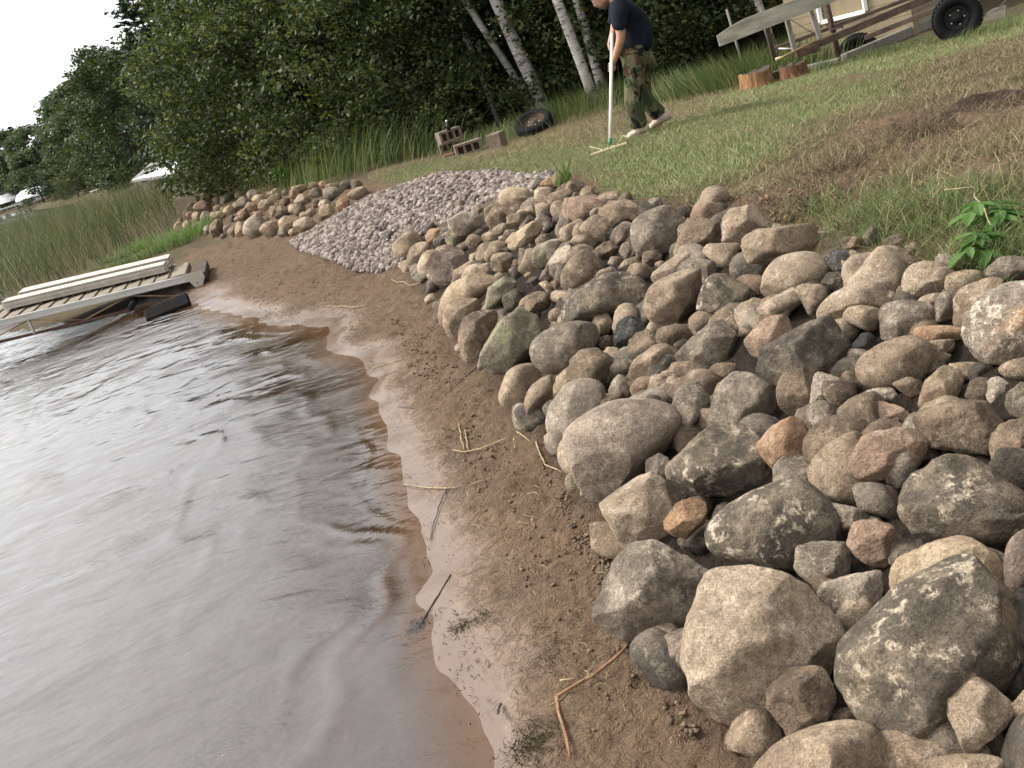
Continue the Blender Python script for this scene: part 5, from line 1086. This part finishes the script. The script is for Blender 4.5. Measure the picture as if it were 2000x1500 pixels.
# ------------------------------------------------------------------ tire, concrete blocks, bottle
rub = plain('black_rubber', (.009,.009,.0095), .85, .15, 0, .3, 14, .3); rust = plain('rusty_steel', (.075,.047,.034), .85, .25, .1, .45, 12, .4); conc = plain('old_concrete', (.155,.105,.082), .95, .2, 0, .3, 16, .6); conc2 = plain('pale_concrete', (.185,.14,.108), .95, .2, 0, .3, 16, .6)
def wheel(o, c, R, ro, w_, rimR, rimm, lugs=40, spokes=0):
    c = Vector(c); h = w_/2
    m = MB(); m.lathe([(rimR, -h*.8), (rimR+.012, -h*.92), ((rimR+ro)/2, -h*1.05), (ro-.018, -h*.9), (ro, -h*.6), (ro, h*.6), (ro-.018, h*.9), ((rimR+ro)/2, h*1.05), (rimR+.012, h*.92), (rimR, h*.8)], c, R, 40)
    for i in range(lugs):
        a = 2*math.pi*i/lugs
        for s_ in (-1, 1):
            Rr = R @ Matrix.Rotation(a+.04*s_, 3, 'Z'); m.box(c+Rr @ Vector((ro, 0, s_*h*.52)), (.014, ro*.085, h*.62), Rr)
    m.obj('tyre', rub, o, True)
    m = MB(); m.lathe([(rimR+.004, -h*.82), (rimR-.006, -h*.5), (rimR-.03, -h*.35), (rimR-.03, h*.35), (rimR-.006, h*.5), (rimR+.004, h*.82)], c, R, 36); r_ = m.obj('rim', rimm, o, True)
    m = MB(); m.lathe([(rimR-.028, h*.2), (rimR*.72, h*.34), (rimR*.62, h*.1), (rimR*.36, h*.16), (rimR*.3, h*.42), (.0, h*.46)], c, R, 32); m.obj('wheel_disc', rimm, o, True)
    for i in range(5):
        a = 2*math.pi*i/5; Rr = R @ Matrix.Rotation(a, 3, 'Z'); m = MB(); m.lathe([(.0, h*.36), (.011, h*.35), (.012, h*.12)], c+Rr @ Vector((rimR*.48, 0, 0)), R, 8); m.obj('lug_nut', plain('lug_metal', (.3,.28,.25), .5, .5, .5) if 'lug_metal' not in MATS else MATS['lug_metal'], o, True)
p = Vector(hit(1050,262)); o = empty('spare_tire', tuple(p), 'old black tire on a rusty rim lying tilted beneath the birches', 'tire')
ax = Vector((-.10, -.42, .90)).normalized(); R = ax.to_track_quat('Z', 'Y').to_matrix(); wheel(o, p+Vector((0, .12, .17)), R, .325, .20, .20, rust, 0)
def block(px, py, yaw, z0, label, mat, w_=.40, h_=.20, d_=.20, cores=3, tilt=0., dy=0.):
    p = Vector(hit(px, py)); p.y += dy; p.z = g1(p.x, p.y)+z0; o = None; m = MB(); t = .042
    for zc in (t/2, h_-t/2): m.box((0, 0, zc), (w_, d_, t), None, .004)
    if cores:
        m.box((0, d_*.30, h_/2), (w_-.05, .02, h_-2*t+.002))
        for i in range(cores+1): x = -w_/2+t/2+(w_-t)*i/cores; m.box((x, 0, h_/2), (t if i in (0, cores) else t*.85, d_-.006, h_-2*t+.002), None)
    else: m.box((0, 0, h_/2), (w_-.004, d_-.004, h_-2*t+.002), None)
    o = m.obj('concrete_block', mat); o.location = p; o.rotation_euler = (0, tilt, yaw); return tag(o, label, 'concrete block', 'concrete blocks by the thicket')
block(884,300,.1,.02,'lower left concrete block at the bottom of the small stack',conc,.38,.18,.2,3,0,.22)
block(918,301,.06,.0,'front right hollow concrete block with three open cores showing',conc2,.44,.20,.2,3)
block(889,303,.35,.215,'upper hollow concrete block resting on the stack beneath the bottle',conc2,.40,.20,.2,3,0,.24)
block(977,292,-.5,.0,'solitary upright concrete block between the stack and the tire',conc2,.20,.26,.24,0)
m = MB(); m.box((0, 0, .03), (.2, .09, .06), None, .006); o = m.obj('loose_brick', plain('reddish_brick', (.22,.12,.09), .95, .2, 0, .3, 20, .5)); o.location = hit(878,308); o.rotation_euler = (0, 0, .25); tag(o, 'reddish brick lying in front of the concrete block stack', 'brick')
p = Vector(hit(893,303)); p.y += .24; p.z = g1(p.x, p.y)+.415; o = empty('bottle', tuple(p), 'small black bottle with a white cap on top of the blocks', 'bottle')
m = MB(); m.lathe([(0, 0), (.035, 0), (.036, .09), (.016, .12), (.015, .135), (0, .135)], p, None, 16); m.obj('bottle_body', plain('black_plastic', (.012,.012,.013), .4, .5), o, True)
m = MB(); m.lathe([(0, .135), (.019, .135), (.019, .158), (0, .16)], p, None, 14); m.obj('cap', plain('white_plastic', (.7,.7,.68), .5, .4), o, True)

# ------------------------------------------------------------------ dock pulled to the shore
galv = plain('white_aluminium', (.42,.41,.375), .5, .4, .15, .14, 5, .08, (1, 1, 4)); cream_v = plain('cream_vinyl_board', (.40,.365,.305), .6, .35, 0, .2, 6, .1); oldwood = plain('grey_deck_wood', (.20,.165,.13), .9, .2, 0, .3, 9, .4, (.3, 3, 3)); darkwood = plain('wet_dark_wood', (.055,.04,.03), .85, .3, 0, .35, 12, .4, (.4, 3, 3)); rodm = plain('rusty_rod', (.30,.20,.11), .7, .3, .2, .3, 20, .2); rustd = plain('dark_rust_chord', (.10,.055,.04), .8, .3, .2, .4, 14, .3)
DA = Vector((-6.74, 15.0, .09)); DB = Vector((-4.10, 15.46, -.16)); DU = (DB-DA).normalized(); DV = Vector((-DU.y, DU.x, 0)).normalized()
def D_(u, v, z): return DB+DU*u+DV*v+Vector((0, 0, z))
dock = empty('dock', tuple(D_(-3, .9, 0)), 'long wooden-planked dock section on a white truss frame half in the water', 'dock')
m = MB(); m.beam(D_(-9, 0, .36), D_(.02, 0, .36), .05, .105, bev=.006); m.beam(D_(-9, -.03, .325), D_(.0, -.03, .325), .012, .03); m.obj('side_rail', galv, dock)
m = MB(); m.beam(D_(-9, 1.75, .36), D_(-.3, 1.75, .36), .05, .105, bev=.006); m.obj('side_rail', galv, dock)
m = MB(); m.beam(D_(-9, 0, .10), D_(-.1, 0, .10), .04, .04); m.obj('lower_chord', rustd, dock)
nodes = [-.2-.72*i for i in range(13)]
for i in range(12):
    a, b = nodes[i], nodes[i+1]; za, zb = (.12, .31) if i % 2 == 0 else (.31, .12); m = MB(); m.tube([D_(a, 0, za), D_(b, 0, zb)], .009, 6); m.obj('truss_rod', rodm, dock, True)
for u_ in (-2.36, -5.6): m = MB(); m.beam(D_(u_, -.005, .10), D_(u_, -.005, .31), .04, .035, (1, 0, 0)); m.obj('truss_post', galv, dock)
for i in range(40):
    u_ = -.42-.215*i; m = MB(); m.beam(D_(u_, .03, .40), D_(u_, 1.72, .40), .195+.006*math.sin(i*2.7), .032, bev=.006); m.obj('deck_plank', oldwood, dock)
m = MB(); V = [D_(x, y, z) for y in (-.045, -.035) for (x, z) in ((-.10, .43), (.19, .43), (.20, .33), (.10, .17), (.04, .16), (-.03, .30))]; m.add(V, [tuple(range(6))[::-1], tuple(range(6, 12))]+[(i, (i+1) % 6, 6+(i+1) % 6, 6+i) for i in range(6)]); m.obj('end_plate', cream_v, dock)
for (x, z) in ((.07, .27), (.12, .20)): m = MB(); m.lathe([(0, .006), (.012, .006), (.012, 0)], D_(x, -.046, z), Matrix.Rotation(math.pi/2, 3, 'X'), 8); m.obj('bolt', rustd, dock)
for u_, w_, mt, z_ in ((-.16, .24, oldwood, .38), (.13, .20, darkwood, .33)):
    m = MB(); m.beam(D_(u_, .0 if u_ < 0 else .02, z_), D_(u_, 1.35, z_), w_, .12, bev=.012); m.obj('end_timber', mt, dock)
def folded(u0, u1, v0, v1, z0, h_, label):
    o = empty('dock_board', tuple(D_((u0+u1)/2, (v0+v1)/2, z0)), label, 'dock board', 'boards laid on the dock'); m = MB()
    vm = (v0+v1)/2; m.beam(D_(u0, vm, z0+h_-.012), D_(u1, vm, z0+h_-.012), v1-v0, .024); m.obj('top_panel', cream_v, o)
    for v_ in (v0+.014, v1-.014): m = MB(); m.beam(D_(u0+.01, v_, z0+h_/2-.014), D_(u1-.01, v_, z0+h_/2-.014), .026, h_-.03); m.beam(D_(u0+.01, v_-.016, z0+h_*.45), D_(u1-.01, v_-.016, z0+h_*.45), .008, .008); m.obj('side_channel', cream_v, o)
    for u_ in (u0-.004, u1+.004): m = MB(); m.beam(D_(u_, v0+.02, z0+h_/2-.014), D_(u_, v1-.02, z0+h_/2-.014), .02, h_-.04); m.obj('end_cap', galv, o)
folded(-2.75, -.35, .62, 1.02, .45, .13, 'front cream dock board lying along the dock above the rail')
folded(-2.6, -.30, 1.12, 1.62, .45, .16, 'rear wider cream board lying along the back of the dock')
for i in range(7):
    m = MB(); m.box(D_(-2.6+.36*i, .75, .432), (.05, .3, .035), Matrix.Rotation(math.atan2(DU.y, DU.x), 3, 'Z')); tag(m.obj('wood_spacer', darkwood), f'dark wood spacer under the front cream board, {ORD[6-i]} from its shore end', 'wood spacer', 'spacers under the cream boards')
p = Vector((at_z(328,604,.03))); m = MB(); m.box((0, 0, 0), (.64, .34, .09), None, .03); o = m.obj('float_slab', plain('black_float', (.006,.0055,.005), .9, .08, 0, .4, 8, .4)); o.location = p+Vector((0, 0, .01)); o.rotation_euler = (.36, -.05, math.atan2(DU.y, DU.x)+.05); tag(o, 'black waterlogged slab leaning in the water before the dock', 'float')
p = Vector(at_z(256,600,.12)); m = MB(); m.tube([p-DV*.05, p+DV*.7], .045, 14); m.obj('black_pipe', rub, None, True); o = bpy.data.objects['black_pipe']; tag(o, 'round black pipe end seen under the dock rail', 'pipe')

# ------------------------------------------------------------------ shed, trailer and odds and ends at the right
sid = plain('tan_siding', (.25,.20,.125), .8, .25, 0, .12, 3, .12, (4, 4, .6)); wht = plain('white_window_frame', (.74,.73,.70), .45, .4, 0, .05, 5, .05); glass = N('window_glass', .08, .6).col((.012,.014,.016)).m; shin = plain('roof_shingle', (.07,.065,.06), .95, .2, 0, .3, 14, .4)
SC = Vector((6.43, 13.65, .45)); SU = Vector((-.695, .719, 0)); SV = Vector((.719, .695, 0)); SN = -SV
shed = empty('shed', tuple(SC), 'small tan clapboard shed with a white window behind the trailer', 'shed')
def sp_(u_, v_, z): return SC+SU*u_+SV*v_+Vector((0, 0, z))
m = MB(); m.box(sp_(.86, 1.3, 1.05), (1.68, 2.56, 2.1), Matrix((SU, SV, Vector((0, 0, 1)))).transposed() if True else None); m.obj('wall', sid, shed)
WU0, WU1, WZ0 = .58, 1.22, .60
for i in range(21):
    z = .02+.1*i; m = MB(); a_b = [(0, 1.72)] if (z+.1 < WZ0 or z > WZ0+.75) else [(0, WU0-.03), (WU1+.03, 1.72)]
    for a, b in a_b: m = MB(); m.beam(sp_(a, .01, z+.05), sp_(b, .01, z+.05), .02+.0015*(i % 3), .097, bev=.004); m.obj('siding_board', sid, shed)
    m = MB(); m.beam(sp_(.01, .03, z+.05), sp_(.01, 2.6, z+.05), .02+.0015*(i % 3), .097, bev=.004); m.obj('siding_board', sid, shed)
wn_ = MB()
for a, b in (((WU0, WZ0), (WU1, WZ0)), ((WU0, WZ0+.7), (WU1, WZ0+.7)), ((WU0, WZ0), (WU0, WZ0+.7)), ((WU1, WZ0), (WU1, WZ0+.7))): wn_.beam(sp_(a[0], -.02, a[1]), sp_(b[0], -.02, b[1]), .05, .055, (0, 0, 1) if a[1] == b[1] else (1, 0, 0))
wf = wn_.obj('window_frame', wht, shed)
def childof(o, par): o.parent = par; o.matrix_parent_inverse = Matrix.Translation(shed.location).inverted(); return o
for i in range(3):
    a = WU0+.03+(WU1-WU0-.06)*i/3; b = WU0+.03+(WU1-WU0-.06)*(i+1)/3; m = MB(); m.beam(sp_(a+.012, -.005, WZ0+.35), sp_(b-.012, -.005, WZ0+.35), .01, .64); childof(m.obj('pane', glass), wf)
    if i: m = MB(); m.beam(sp_(a, -.022, WZ0+.03), sp_(a, -.022, WZ0+.67), .03, .03, (1, 0, 0)); childof(m.obj('mullion', wht), wf)
m = MB(); m.beam(sp_(WU0-.05, -.04, WZ0-.045), sp_(WU1+.05, -.04, WZ0-.045), .07, .035); childof(m.obj('sill', wht), wf)
m = MB(); V = [sp_(u_, v_, z) for u_ in (-.2, 1.9) for v_, z in ((-.25, 2.05), (1.3, 2.95), (2.85, 2.05), (2.85, 2.13), (1.3, 3.04), (-.25, 2.13))]; m.add(V, [tuple(range(6)), tuple(range(6, 12))[::-1]]+[(i, 6+i, 6+(i+1) % 6, (i+1) % 6) for i in range(6)]); m.obj('roof', shin, shed)
tw = plain('weathered_plank_wood', (.27,.255,.205), .9, .2, 0, .35, 7, .4, (.35, 2, 2)); brn = plain('brown_steel_beam', (.095,.065,.048), .75, .35, .2, .35, 9, .3); gpost = plain('grey_weathered_wood', (.20,.185,.155), .9, .2, 0, .3, 10, .4, (3, 3, .4))
tra = empty('boat_trailer', tuple(hit(1720,110)), 'rusty old boat trailer with a weathered plank on its uprights', 'trailer')
Ay = lambda px, py, y: Vector(at_y(px, py, y))
for a, b, w_, h_, nm, mt in [((1556,103,12.9),(1890,-36,12.2),.06,.085,'main_beam',brn),((1505,98,13.6),(1800,-12,13.0),.05,.045,'rear_rail',brn),((1690,74,13.1),(1840,13,12.5),.05,.06,'lower_beam',brn),((1590,83,12.75),(1860,-30,12.1),.03,.022,'top_rail',brn)]:
    m = MB(); m.beam(Ay(*a), Ay(*b), w_, h_); m.obj(nm, mt, tra)
for a, b in [((1536,34,13.),(1552,99,12.95)),((1582,18,12.95),(1602,76,12.85)),((1496,50,13.3),(1513,118,13.3))]:
    m = MB(); m.beam(Ay(*a), Ay(*b), .05, .055, (1, 0, 0)); m.obj('upright', gpost if a[0] > 1500 else darkwood, tra)
m = MB(); pa, pb = Ay(1401,75,13.), Ay(1640,-16,12.75); dv = (pb-pa).normalized(); uv = Vector((0, 0, 1)); uv = (uv-dv*uv.dot(dv)).normalized(); fv = dv.cross(uv)
V = [pa+dv*x+uv*z+fv*y for y in (-.02, .02) for (x, z) in ((0, -.10), (0, .03), (.17, .075), (.38, .105), ((pb-pa).length, .105), ((pb-pa).length, -.085))]; m.add(V, [tuple(range(6)), tuple(range(6, 12))[::-1]]+[(i, 6+i, 6+(i+1) % 6, (i+1) % 6) for i in range(6)]); m.obj('bunk_plank', tw, tra)
m = MB(); m.beam(Ay(1556,106,12.8), Ay(1600,92,12.75), .05, .09); m.obj('tongue_plate', rust, tra)
m = MB(); m.tube([Ay(1541,36,12.9), Ay(1560,48,12.9), Ay(1572,56,12.85), Ay(1592,66,12.85)], .008, 6); m.obj('bent_rod', gpost, tra, True)
wc = Ay(1869,35,11.85); AXL = Vector((-.42, -.905, .04)).normalized(); Rw = AXL.to_track_quat('Z', 'Y').to_matrix()
def subwheel(c, lab):
    w_ = bpy.data.objects.new('wheel', None); C.objects.link(w_); w_.parent = tra; w_.matrix_parent_inverse = Matrix.Translation(tra.location).inverted(); w_.location = c
    before = set(C.objects); wheel(None, c, Rw, .265, .17, .165, plain('black_rim', (.008,.008,.0085), .6, .25) if 'black_rim' not in MATS else MATS['black_rim'], 34)
    for o in set(C.objects)-before:
        o.parent = w_; o.matrix_parent_inverse = Matrix.Translation(c).inverted()
        if o.name.startswith('lug_nut') or o.name.startswith('wheel_disc'): pass
    return w_
subwheel(wc, ''); subwheel(Ay(1678,106,13.7), '')
m = MB(); m.tube([wc, wc-AXL*1.3], .03, 8); m.obj('axle', brn, tra, True)
po = hit(1641,122); m = MB(); m.tube([Vector(po)-Vector((0, 0, .1)), Ay(1625,52,po[1]), Ay(1607,-22,po[1])], .036, 14); o = m.obj('steel_post', rust, None, True); tag(o, 'rusty round steel post standing in front of the shed window', 'post')
m = MB(); m.beam(Ay(1620,60,po[1]-.05), Ay(1647,51,po[1]-.05), .03, .02); m.beam(Ay(1645,52,po[1]-.04), Ay(1650,72,po[1]-.04), .012, .012, (1, 0, 0)); o = m.obj('post_clamp', brn); tag(o, 'steel clamp bracket fastened round the rusty post', 'bracket')
e0, e1 = Vector(hit(1650,124)), Vector(hit(1828,48)); m = MB(); m.beam(e0+Vector((0, 0, .05)), e1+Vector((0, 0, .05)), .09, .13, bev=.01); tag(m.obj('edging_timber', gpost), 'long grey edging timber in the grass before the shed', 'timber')
e0, e1 = Vector(hit(1575,140)), Vector(hit(1642,125)); m = MB(); m.beam(e0+Vector((0, 0, .03)), e1+Vector((0, 0, .03)), .07, .10, bev=.01); tag(m.obj('edging_timber', gpost), 'short grey timber left of the rusty post', 'timber')
m = MB(); m.tube([Ay(1515,116,12.5), Ay(1530,111,12.5)], [.017, .016], 10); hh_ = empty('tool_handle', tuple(Ay(1515,116,12.5)), 'worn wooden tool handle with pale tip resting on the trailer tongue', 'tool'); m.obj('handle_tip', plain('pale_yellow_wood', (.50,.42,.22), .6, .3), hh_, True)
m = MB(); m.tube([Ay(1530,111,12.5), Ay(1558,97,12.6), Ay(1592,81,12.7)], .014, 8); m.obj('handle_shaft', plain('brown_handle', (.22,.14,.075), .7, .3, 0, .3, 10, .2), hh_, True)
m = MB(); m.tube([Ay(1521,95,13.1), Ay(1547,95,13.)], .009, 8); tag(m.obj('white_stick', wht, None, True), 'short white stick lying level under the plank', 'stick')
s0 = hit(1457,146); m = MB(); m.tube([Vector(s0)-Vector((0, 0, .08)), Ay(1440,90,s0[1]), Ay(1419,18,s0[1]-.02)], [.021, .02, .018], 10); tag(m.obj('wooden_pole', gpost, None, True), 'thin grey pole stuck upright by the orange stump', 'pole')
rot = N('rotten_orange_wood', .9, .2); v = rot.co('Object', True, (9, 9, 1.6)); rot.col(rot.ramp(rot.noise(v, 3, 5, .65), [(.3, (.10,.045,.02)), (.5, (.22,.12,.055)), (.7, (.38,.24,.12))])); rot.nrm(rot.bump(rot.noise(v, 5, 5), .7, .03)); rotm = rot.m
rot2 = N('old_brown_stump', .9, .2); v = rot2.co('Object', True, (9, 9, 1.6)); rot2.col(rot2.ramp(rot2.noise(v, 3, 5, .65), [(.3, (.06,.03,.018)), (.6, (.18,.095,.05)), (.75, (.30,.17,.09))])); rot2.nrm(rot2.bump(rot2.noise(v, 5, 5), .7, .03))
def stump(px, py, r_, h_, mat, label, seed):
    c = Vector(hit(px, py)); o = empty('stump', tuple(c), label, 'stump', 'stumps beside the trailer'); rr_ = np.random.default_rng(seed); m = MB(); n = 22; V = []; F = []
    for j, (t, s_) in enumerate(((-.1, 1.2), (.0, 1.16), (.25, 1.04), (.6, 1.), (1., .97))):
        for k in range(n):
            a = 2*math.pi*k/n; q = r_*s_*(1+.09*math.sin(3*a+seed)+.05*math.sin(7*a)); V.append(c+Vector((q*math.cos(a), q*math.sin(a), h_*t+(.012*math.sin(2*a+seed)+.012*rr_.normal() if j == 4 else 0))))
    for j in range(4):
        for k in range(n): F.append((j*n+k, j*n+(k+1) % n, (j+1)*n+(k+1) % n, (j+1)*n+k))
    m.add(V, F); m.obj('trunk_wood', mat, o, True); m = MB(); m.add(V[-n:]+[sum((Vector(q) for q in V[-n:]), Vector())/n-Vector((0, 0, .02))], [(k, (k+1) % n, n) for k in range(n)]); m.obj('cut_top', darkwood, o)
stump(1480,172,.20,.21,rotm,'orange rotten tree stump beside the upright pole',1); stump(1552,154,.17,.18,rot2.m,'darker brown stump between the orange stump and timber',2)
m = MB(); m.box((0, 0, .06), (.18, .16, .12), None, .01); o = m.obj('dark_wood_block', darkwood); o.location = hit(1515,158); tag(o, 'small dark wood block squeezed between the two stumps', 'wood block')
p = Vector(hit(1935,48)); lr = empty('leaf_rake', tuple(p), 'wire leaf rake head leaning right of the black trailer wheel', 'rake')
for i in range(13):
    a = Ay(1921+3.3*i,44-.9*i,11.9); b = Ay(1928+3.0*i,25-.95*i,12.1); m = MB(); m.tube([a, b, b.lerp(Ay(1960,2,12.4), .3)], .0035, 4); m.obj('tine', gpost, lr)
m = MB(); m.tube([Ay(1946,22,12.1), Ay(1985,-20,12.5)], .012, 8); m.obj('handle', brn, lr)

# ------------------------------------------------------------------ far across the bay
vin = plain('white_canopy_vinyl', (.80,.79,.77), .5, .4, 0, .05, 2, 0); gvin = plain('grey_canopy_vinyl', (.50,.51,.53), .55, .4, 0, .08, 2, 0); blue = plain('blue_boat_hull', (.04,.10,.30), .4, .5, 0, .1, 2, 0); alu = plain('bare_aluminium', (.45,.45,.45), .5, .4, .2, .1, 3, 0)
def canopy_lift(px0, px1, pyc, y, mat, label, boat):
    a, b = Vector(at_y(px0, pyc+(px1-px0)*.5*.31, y)), Vector(at_y(px1, pyc-(px1-px0)*.5*.31, y)); zc = (a.z+b.z)/2; L = b.x-a.x; cx = (a.x+b.x)/2
    o = empty('boat_lift', (cx, y, 0), label, 'boat lift', 'boat lifts on the far shore'); V = []; F = []; n = 9
    for i, (t, w_, h_) in enumerate(((-.5, .5, .05), (-.44, .9, .3), (-.3, 1.15, .5), (.0, 1.25, .6), (.3, 1.15, .5), (.44, .9, .3), (.5, .5, .05))):
        for k in range(n): s_ = k/(n-1)*2-1; V.append((cx+L*t, y+w_*1.15*s_, zc-.35+h_*(1-s_*s_)*1.5-.25*abs(s_)**3))
    for i in range(6):
        for k in range(n-1): F.append((i*n+k, i*n+k+1, (i+1)*n+k+1, (i+1)*n+k))
    m = MB(); m.add(V, F); m.add([(v[0], v[1], v[2]-.06) for v in V], [f[::-1] for f in F]); m.obj('canopy', mat, o, True)
    for u_ in (-.36, .36):
        for w_ in (-1.1, 1.1): m = MB(); m.tube([(cx+L*u_, y+w_, -.6), (cx+L*u_, y+w_, zc-.3)], .05, 6); m.obj('post', alu, o)
    m = MB(); m.box((cx, y-1.15, .55), (L*.8, .12, .14)); m.box((cx, y+1.15, .55), (L*.8, .12, .14)); m.obj('side_beam', alu, o)
    if boat:
        q = empty('pontoon_boat', (cx, y, .6), 'small blue boat hanging under the white canopy', 'boat'); V = []; F = []
        for t, w_, z0, z1 in ((-.42, .85, .62, 1.35), (-.2, .95, .62, 1.38), (.15, .9, .64, 1.42), (.34, .55, .72, 1.5), (.43, .06, .95, 1.56)): V += [(cx+L*t, y-w_, z1), (cx+L*t, y-w_*.7, z0), (cx+L*t, y+w_*.7, z0), (cx+L*t, y+w_, z1)]
        for i in range(4):
            for k in range(3): F.append((i*4+k, i*4+k+1, i*4+k+5, i*4+k+4))
            F.append((i*4+3, i*4, i*4+4, i*4+7))
        F += [(0,3,2,1), (16,17,18,19)]; m = MB(); m.add(V, F); m.obj('hull', blue, q); m = MB(); m.beam((cx-L*.42, y, 1.45), (cx+L*.40, y, 1.55), 1.7, .06); m.obj('deck_rim', vin, q); m = MB(); m.box((cx-L*.1, y, 1.75), (L*.12, 1.0, .5), None, .05); m.obj('console', vin, q)
canopy_lift(-24,60,384,148,gvin,'grey canopied boat lift at the left edge of the far shore',False)
canopy_lift(30,96,374,134,vin,'white canopied boat lift over a blue boat on the far shore',True)
pr_ = empty('pier', (at_y(20,395,140)[0], 140, 0), 'low aluminium pier running before the far boat lifts', 'pier')
x0, x1 = at_y(-40,400,132)[0], at_y(92,385,132)[0]; m = MB(); m.box(((x0+x1)/2, 131, .75), (x1-x0, 1.2, .14)); m.obj('deck', alu, pr_)
for i in range(8): m = MB(); m.tube([(x0+(x1-x0)*i/7, 130.5, -.6), (x0+(x1-x0)*i/7, 130.5, .9)], .05, 6); m.obj('post', alu, pr_)
for i in range(1): m = MB(); m.box(((x0+x1)/2, 128.9, .28), (x1-x0, .5, .1)); m.obj('lower_rail', brn, pr_)
y = 88; c = Vector(at_y(206,358,y)); sw = empty('swim_raft_bench', (c.x, y, 0), 'white panel bench on a pale raft frame beyond the reeds', 'bench'); m = MB(); m.box((c.x, y, c.z+.1), (1.5, .08, .62), Matrix.Rotation(-.12, 3, 'X'), .03); m.obj('backrest', vin, sw); m = MB(); m.box((c.x-.2, y-.3, c.z-.28), (2.2, .7, .07), None, .02); m.obj('platform', vin, sw)
for dx in (-1.1, -.4, .4): m = MB(); m.tube([(c.x+dx, y-.3, -.3), (c.x+dx, y-.3, c.z-.28)], .04, 6); m.obj('leg', vin, sw)
m = MB(); m.beam((c.x-1.2, y-.5, .25), (c.x+.9, y-.5, .25), .08, .07); m.obj('lower_rail', vin, sw)
y = 74; c = Vector(at_y(243,362,y)); ww = empty('roll_in_dock_tire', (c.x, y, c.z-.4), 'black wheel of a roll-in dock beyond the reeds', 'tire'); wheel(ww, c, Vector((-.35, -.9, .1)).to_track_quat('Z', 'Y').to_matrix(), .42, .3, .24, rub, 0)
# big white canopy pulled up on the bank, half behind leaves
y = 52; a = Vector(at_y(256,352,y)); rg0 = Vector(at_y(284,322,y)); rg1 = Vector(at_y(352,308,y+1)); e1 = Vector(at_y(345,338,y)); cv = empty('white_canopy', (a.x+1, y, g1(a.x+1, y)), 'large white peaked canopy on the bank behind the leaning leaves', 'canopy')
bk = Vector((0, 2.4, 0)); m = MB(); V = [a, e1, rg0, rg1, a+bk, e1+bk, rg0+bk*.5, rg1+bk*.5]; V[2] = rg0+bk*.4; V[3] = rg1+bk*.4
V = [a, e1, rg1+bk*.4, rg0+bk*.4, a+bk, e1+bk]; V += [v-Vector((0, 0, .12)) for v in V]; m.add(V, [(0,1,2,3), (4,3,2,5)[::-1], (0,3,4), (1,5,2), (0,6,7,1), (1,7,11,5), (5,11,10,4), (4,10,6,0), (6,10,11,7)]); m.obj('roof_cover', vin, cv)
for q in (a, e1, a+bk, e1+bk): m = MB(); m.tube([(q.x+.1, q.y+.05, g1(q.x, q.y)-.1), (q.x+.1, q.y+.05, q.z-.05)], .035, 6); m.obj('post', alu, cv)
m = MB(); m.box(((a.x+e1.x)/2, y+1.2, a.z-.5), (abs(e1.x-a.x)*.9, .1, .35)); m.obj('side_panel', gvin, cv)
c = Vector(at_y(98,358,150)); sh = empty('red_shed', (c.x, 152, .5), 'dark reddish little shed among the far trees', 'shed'); m = MB(); m.box((c.x, 152, 1.7), (3.6, 3, 2.6)); m.obj('wall', plain('dark_red_boards', (.12,.045,.035), .9, .2), sh); m = MB(); m.box((c.x, 151, 3.1), (4., 3.6, .15), Matrix.Rotation(.25, 3, 'X')); m.obj('roof', shin, sh); m = MB(); m.box((c.x-.5, 150.45, 1.4), (1., .08, 2.)); m.obj('door', darkwood, sh)
for i, (px, y, s_) in enumerate([(118,100,.42),(140,95,.5),(165,98,.34),(232,70,.3),(318,58,.2)]):
    x = x_for(px, y, s_*4.6) if i < 3 else x_for(px, y, s_*4.6); tree('low_shrub', ALD[i % 4], x, y, s_, i, ['leftmost low green bush on the far bank','middle bright green mound of bush on the far bank','right low bush on the far bank','low bush beside the black roll-in wheel','low bush before the white peaked canopy'][i], 'low bushes on the far bank', 1.5)
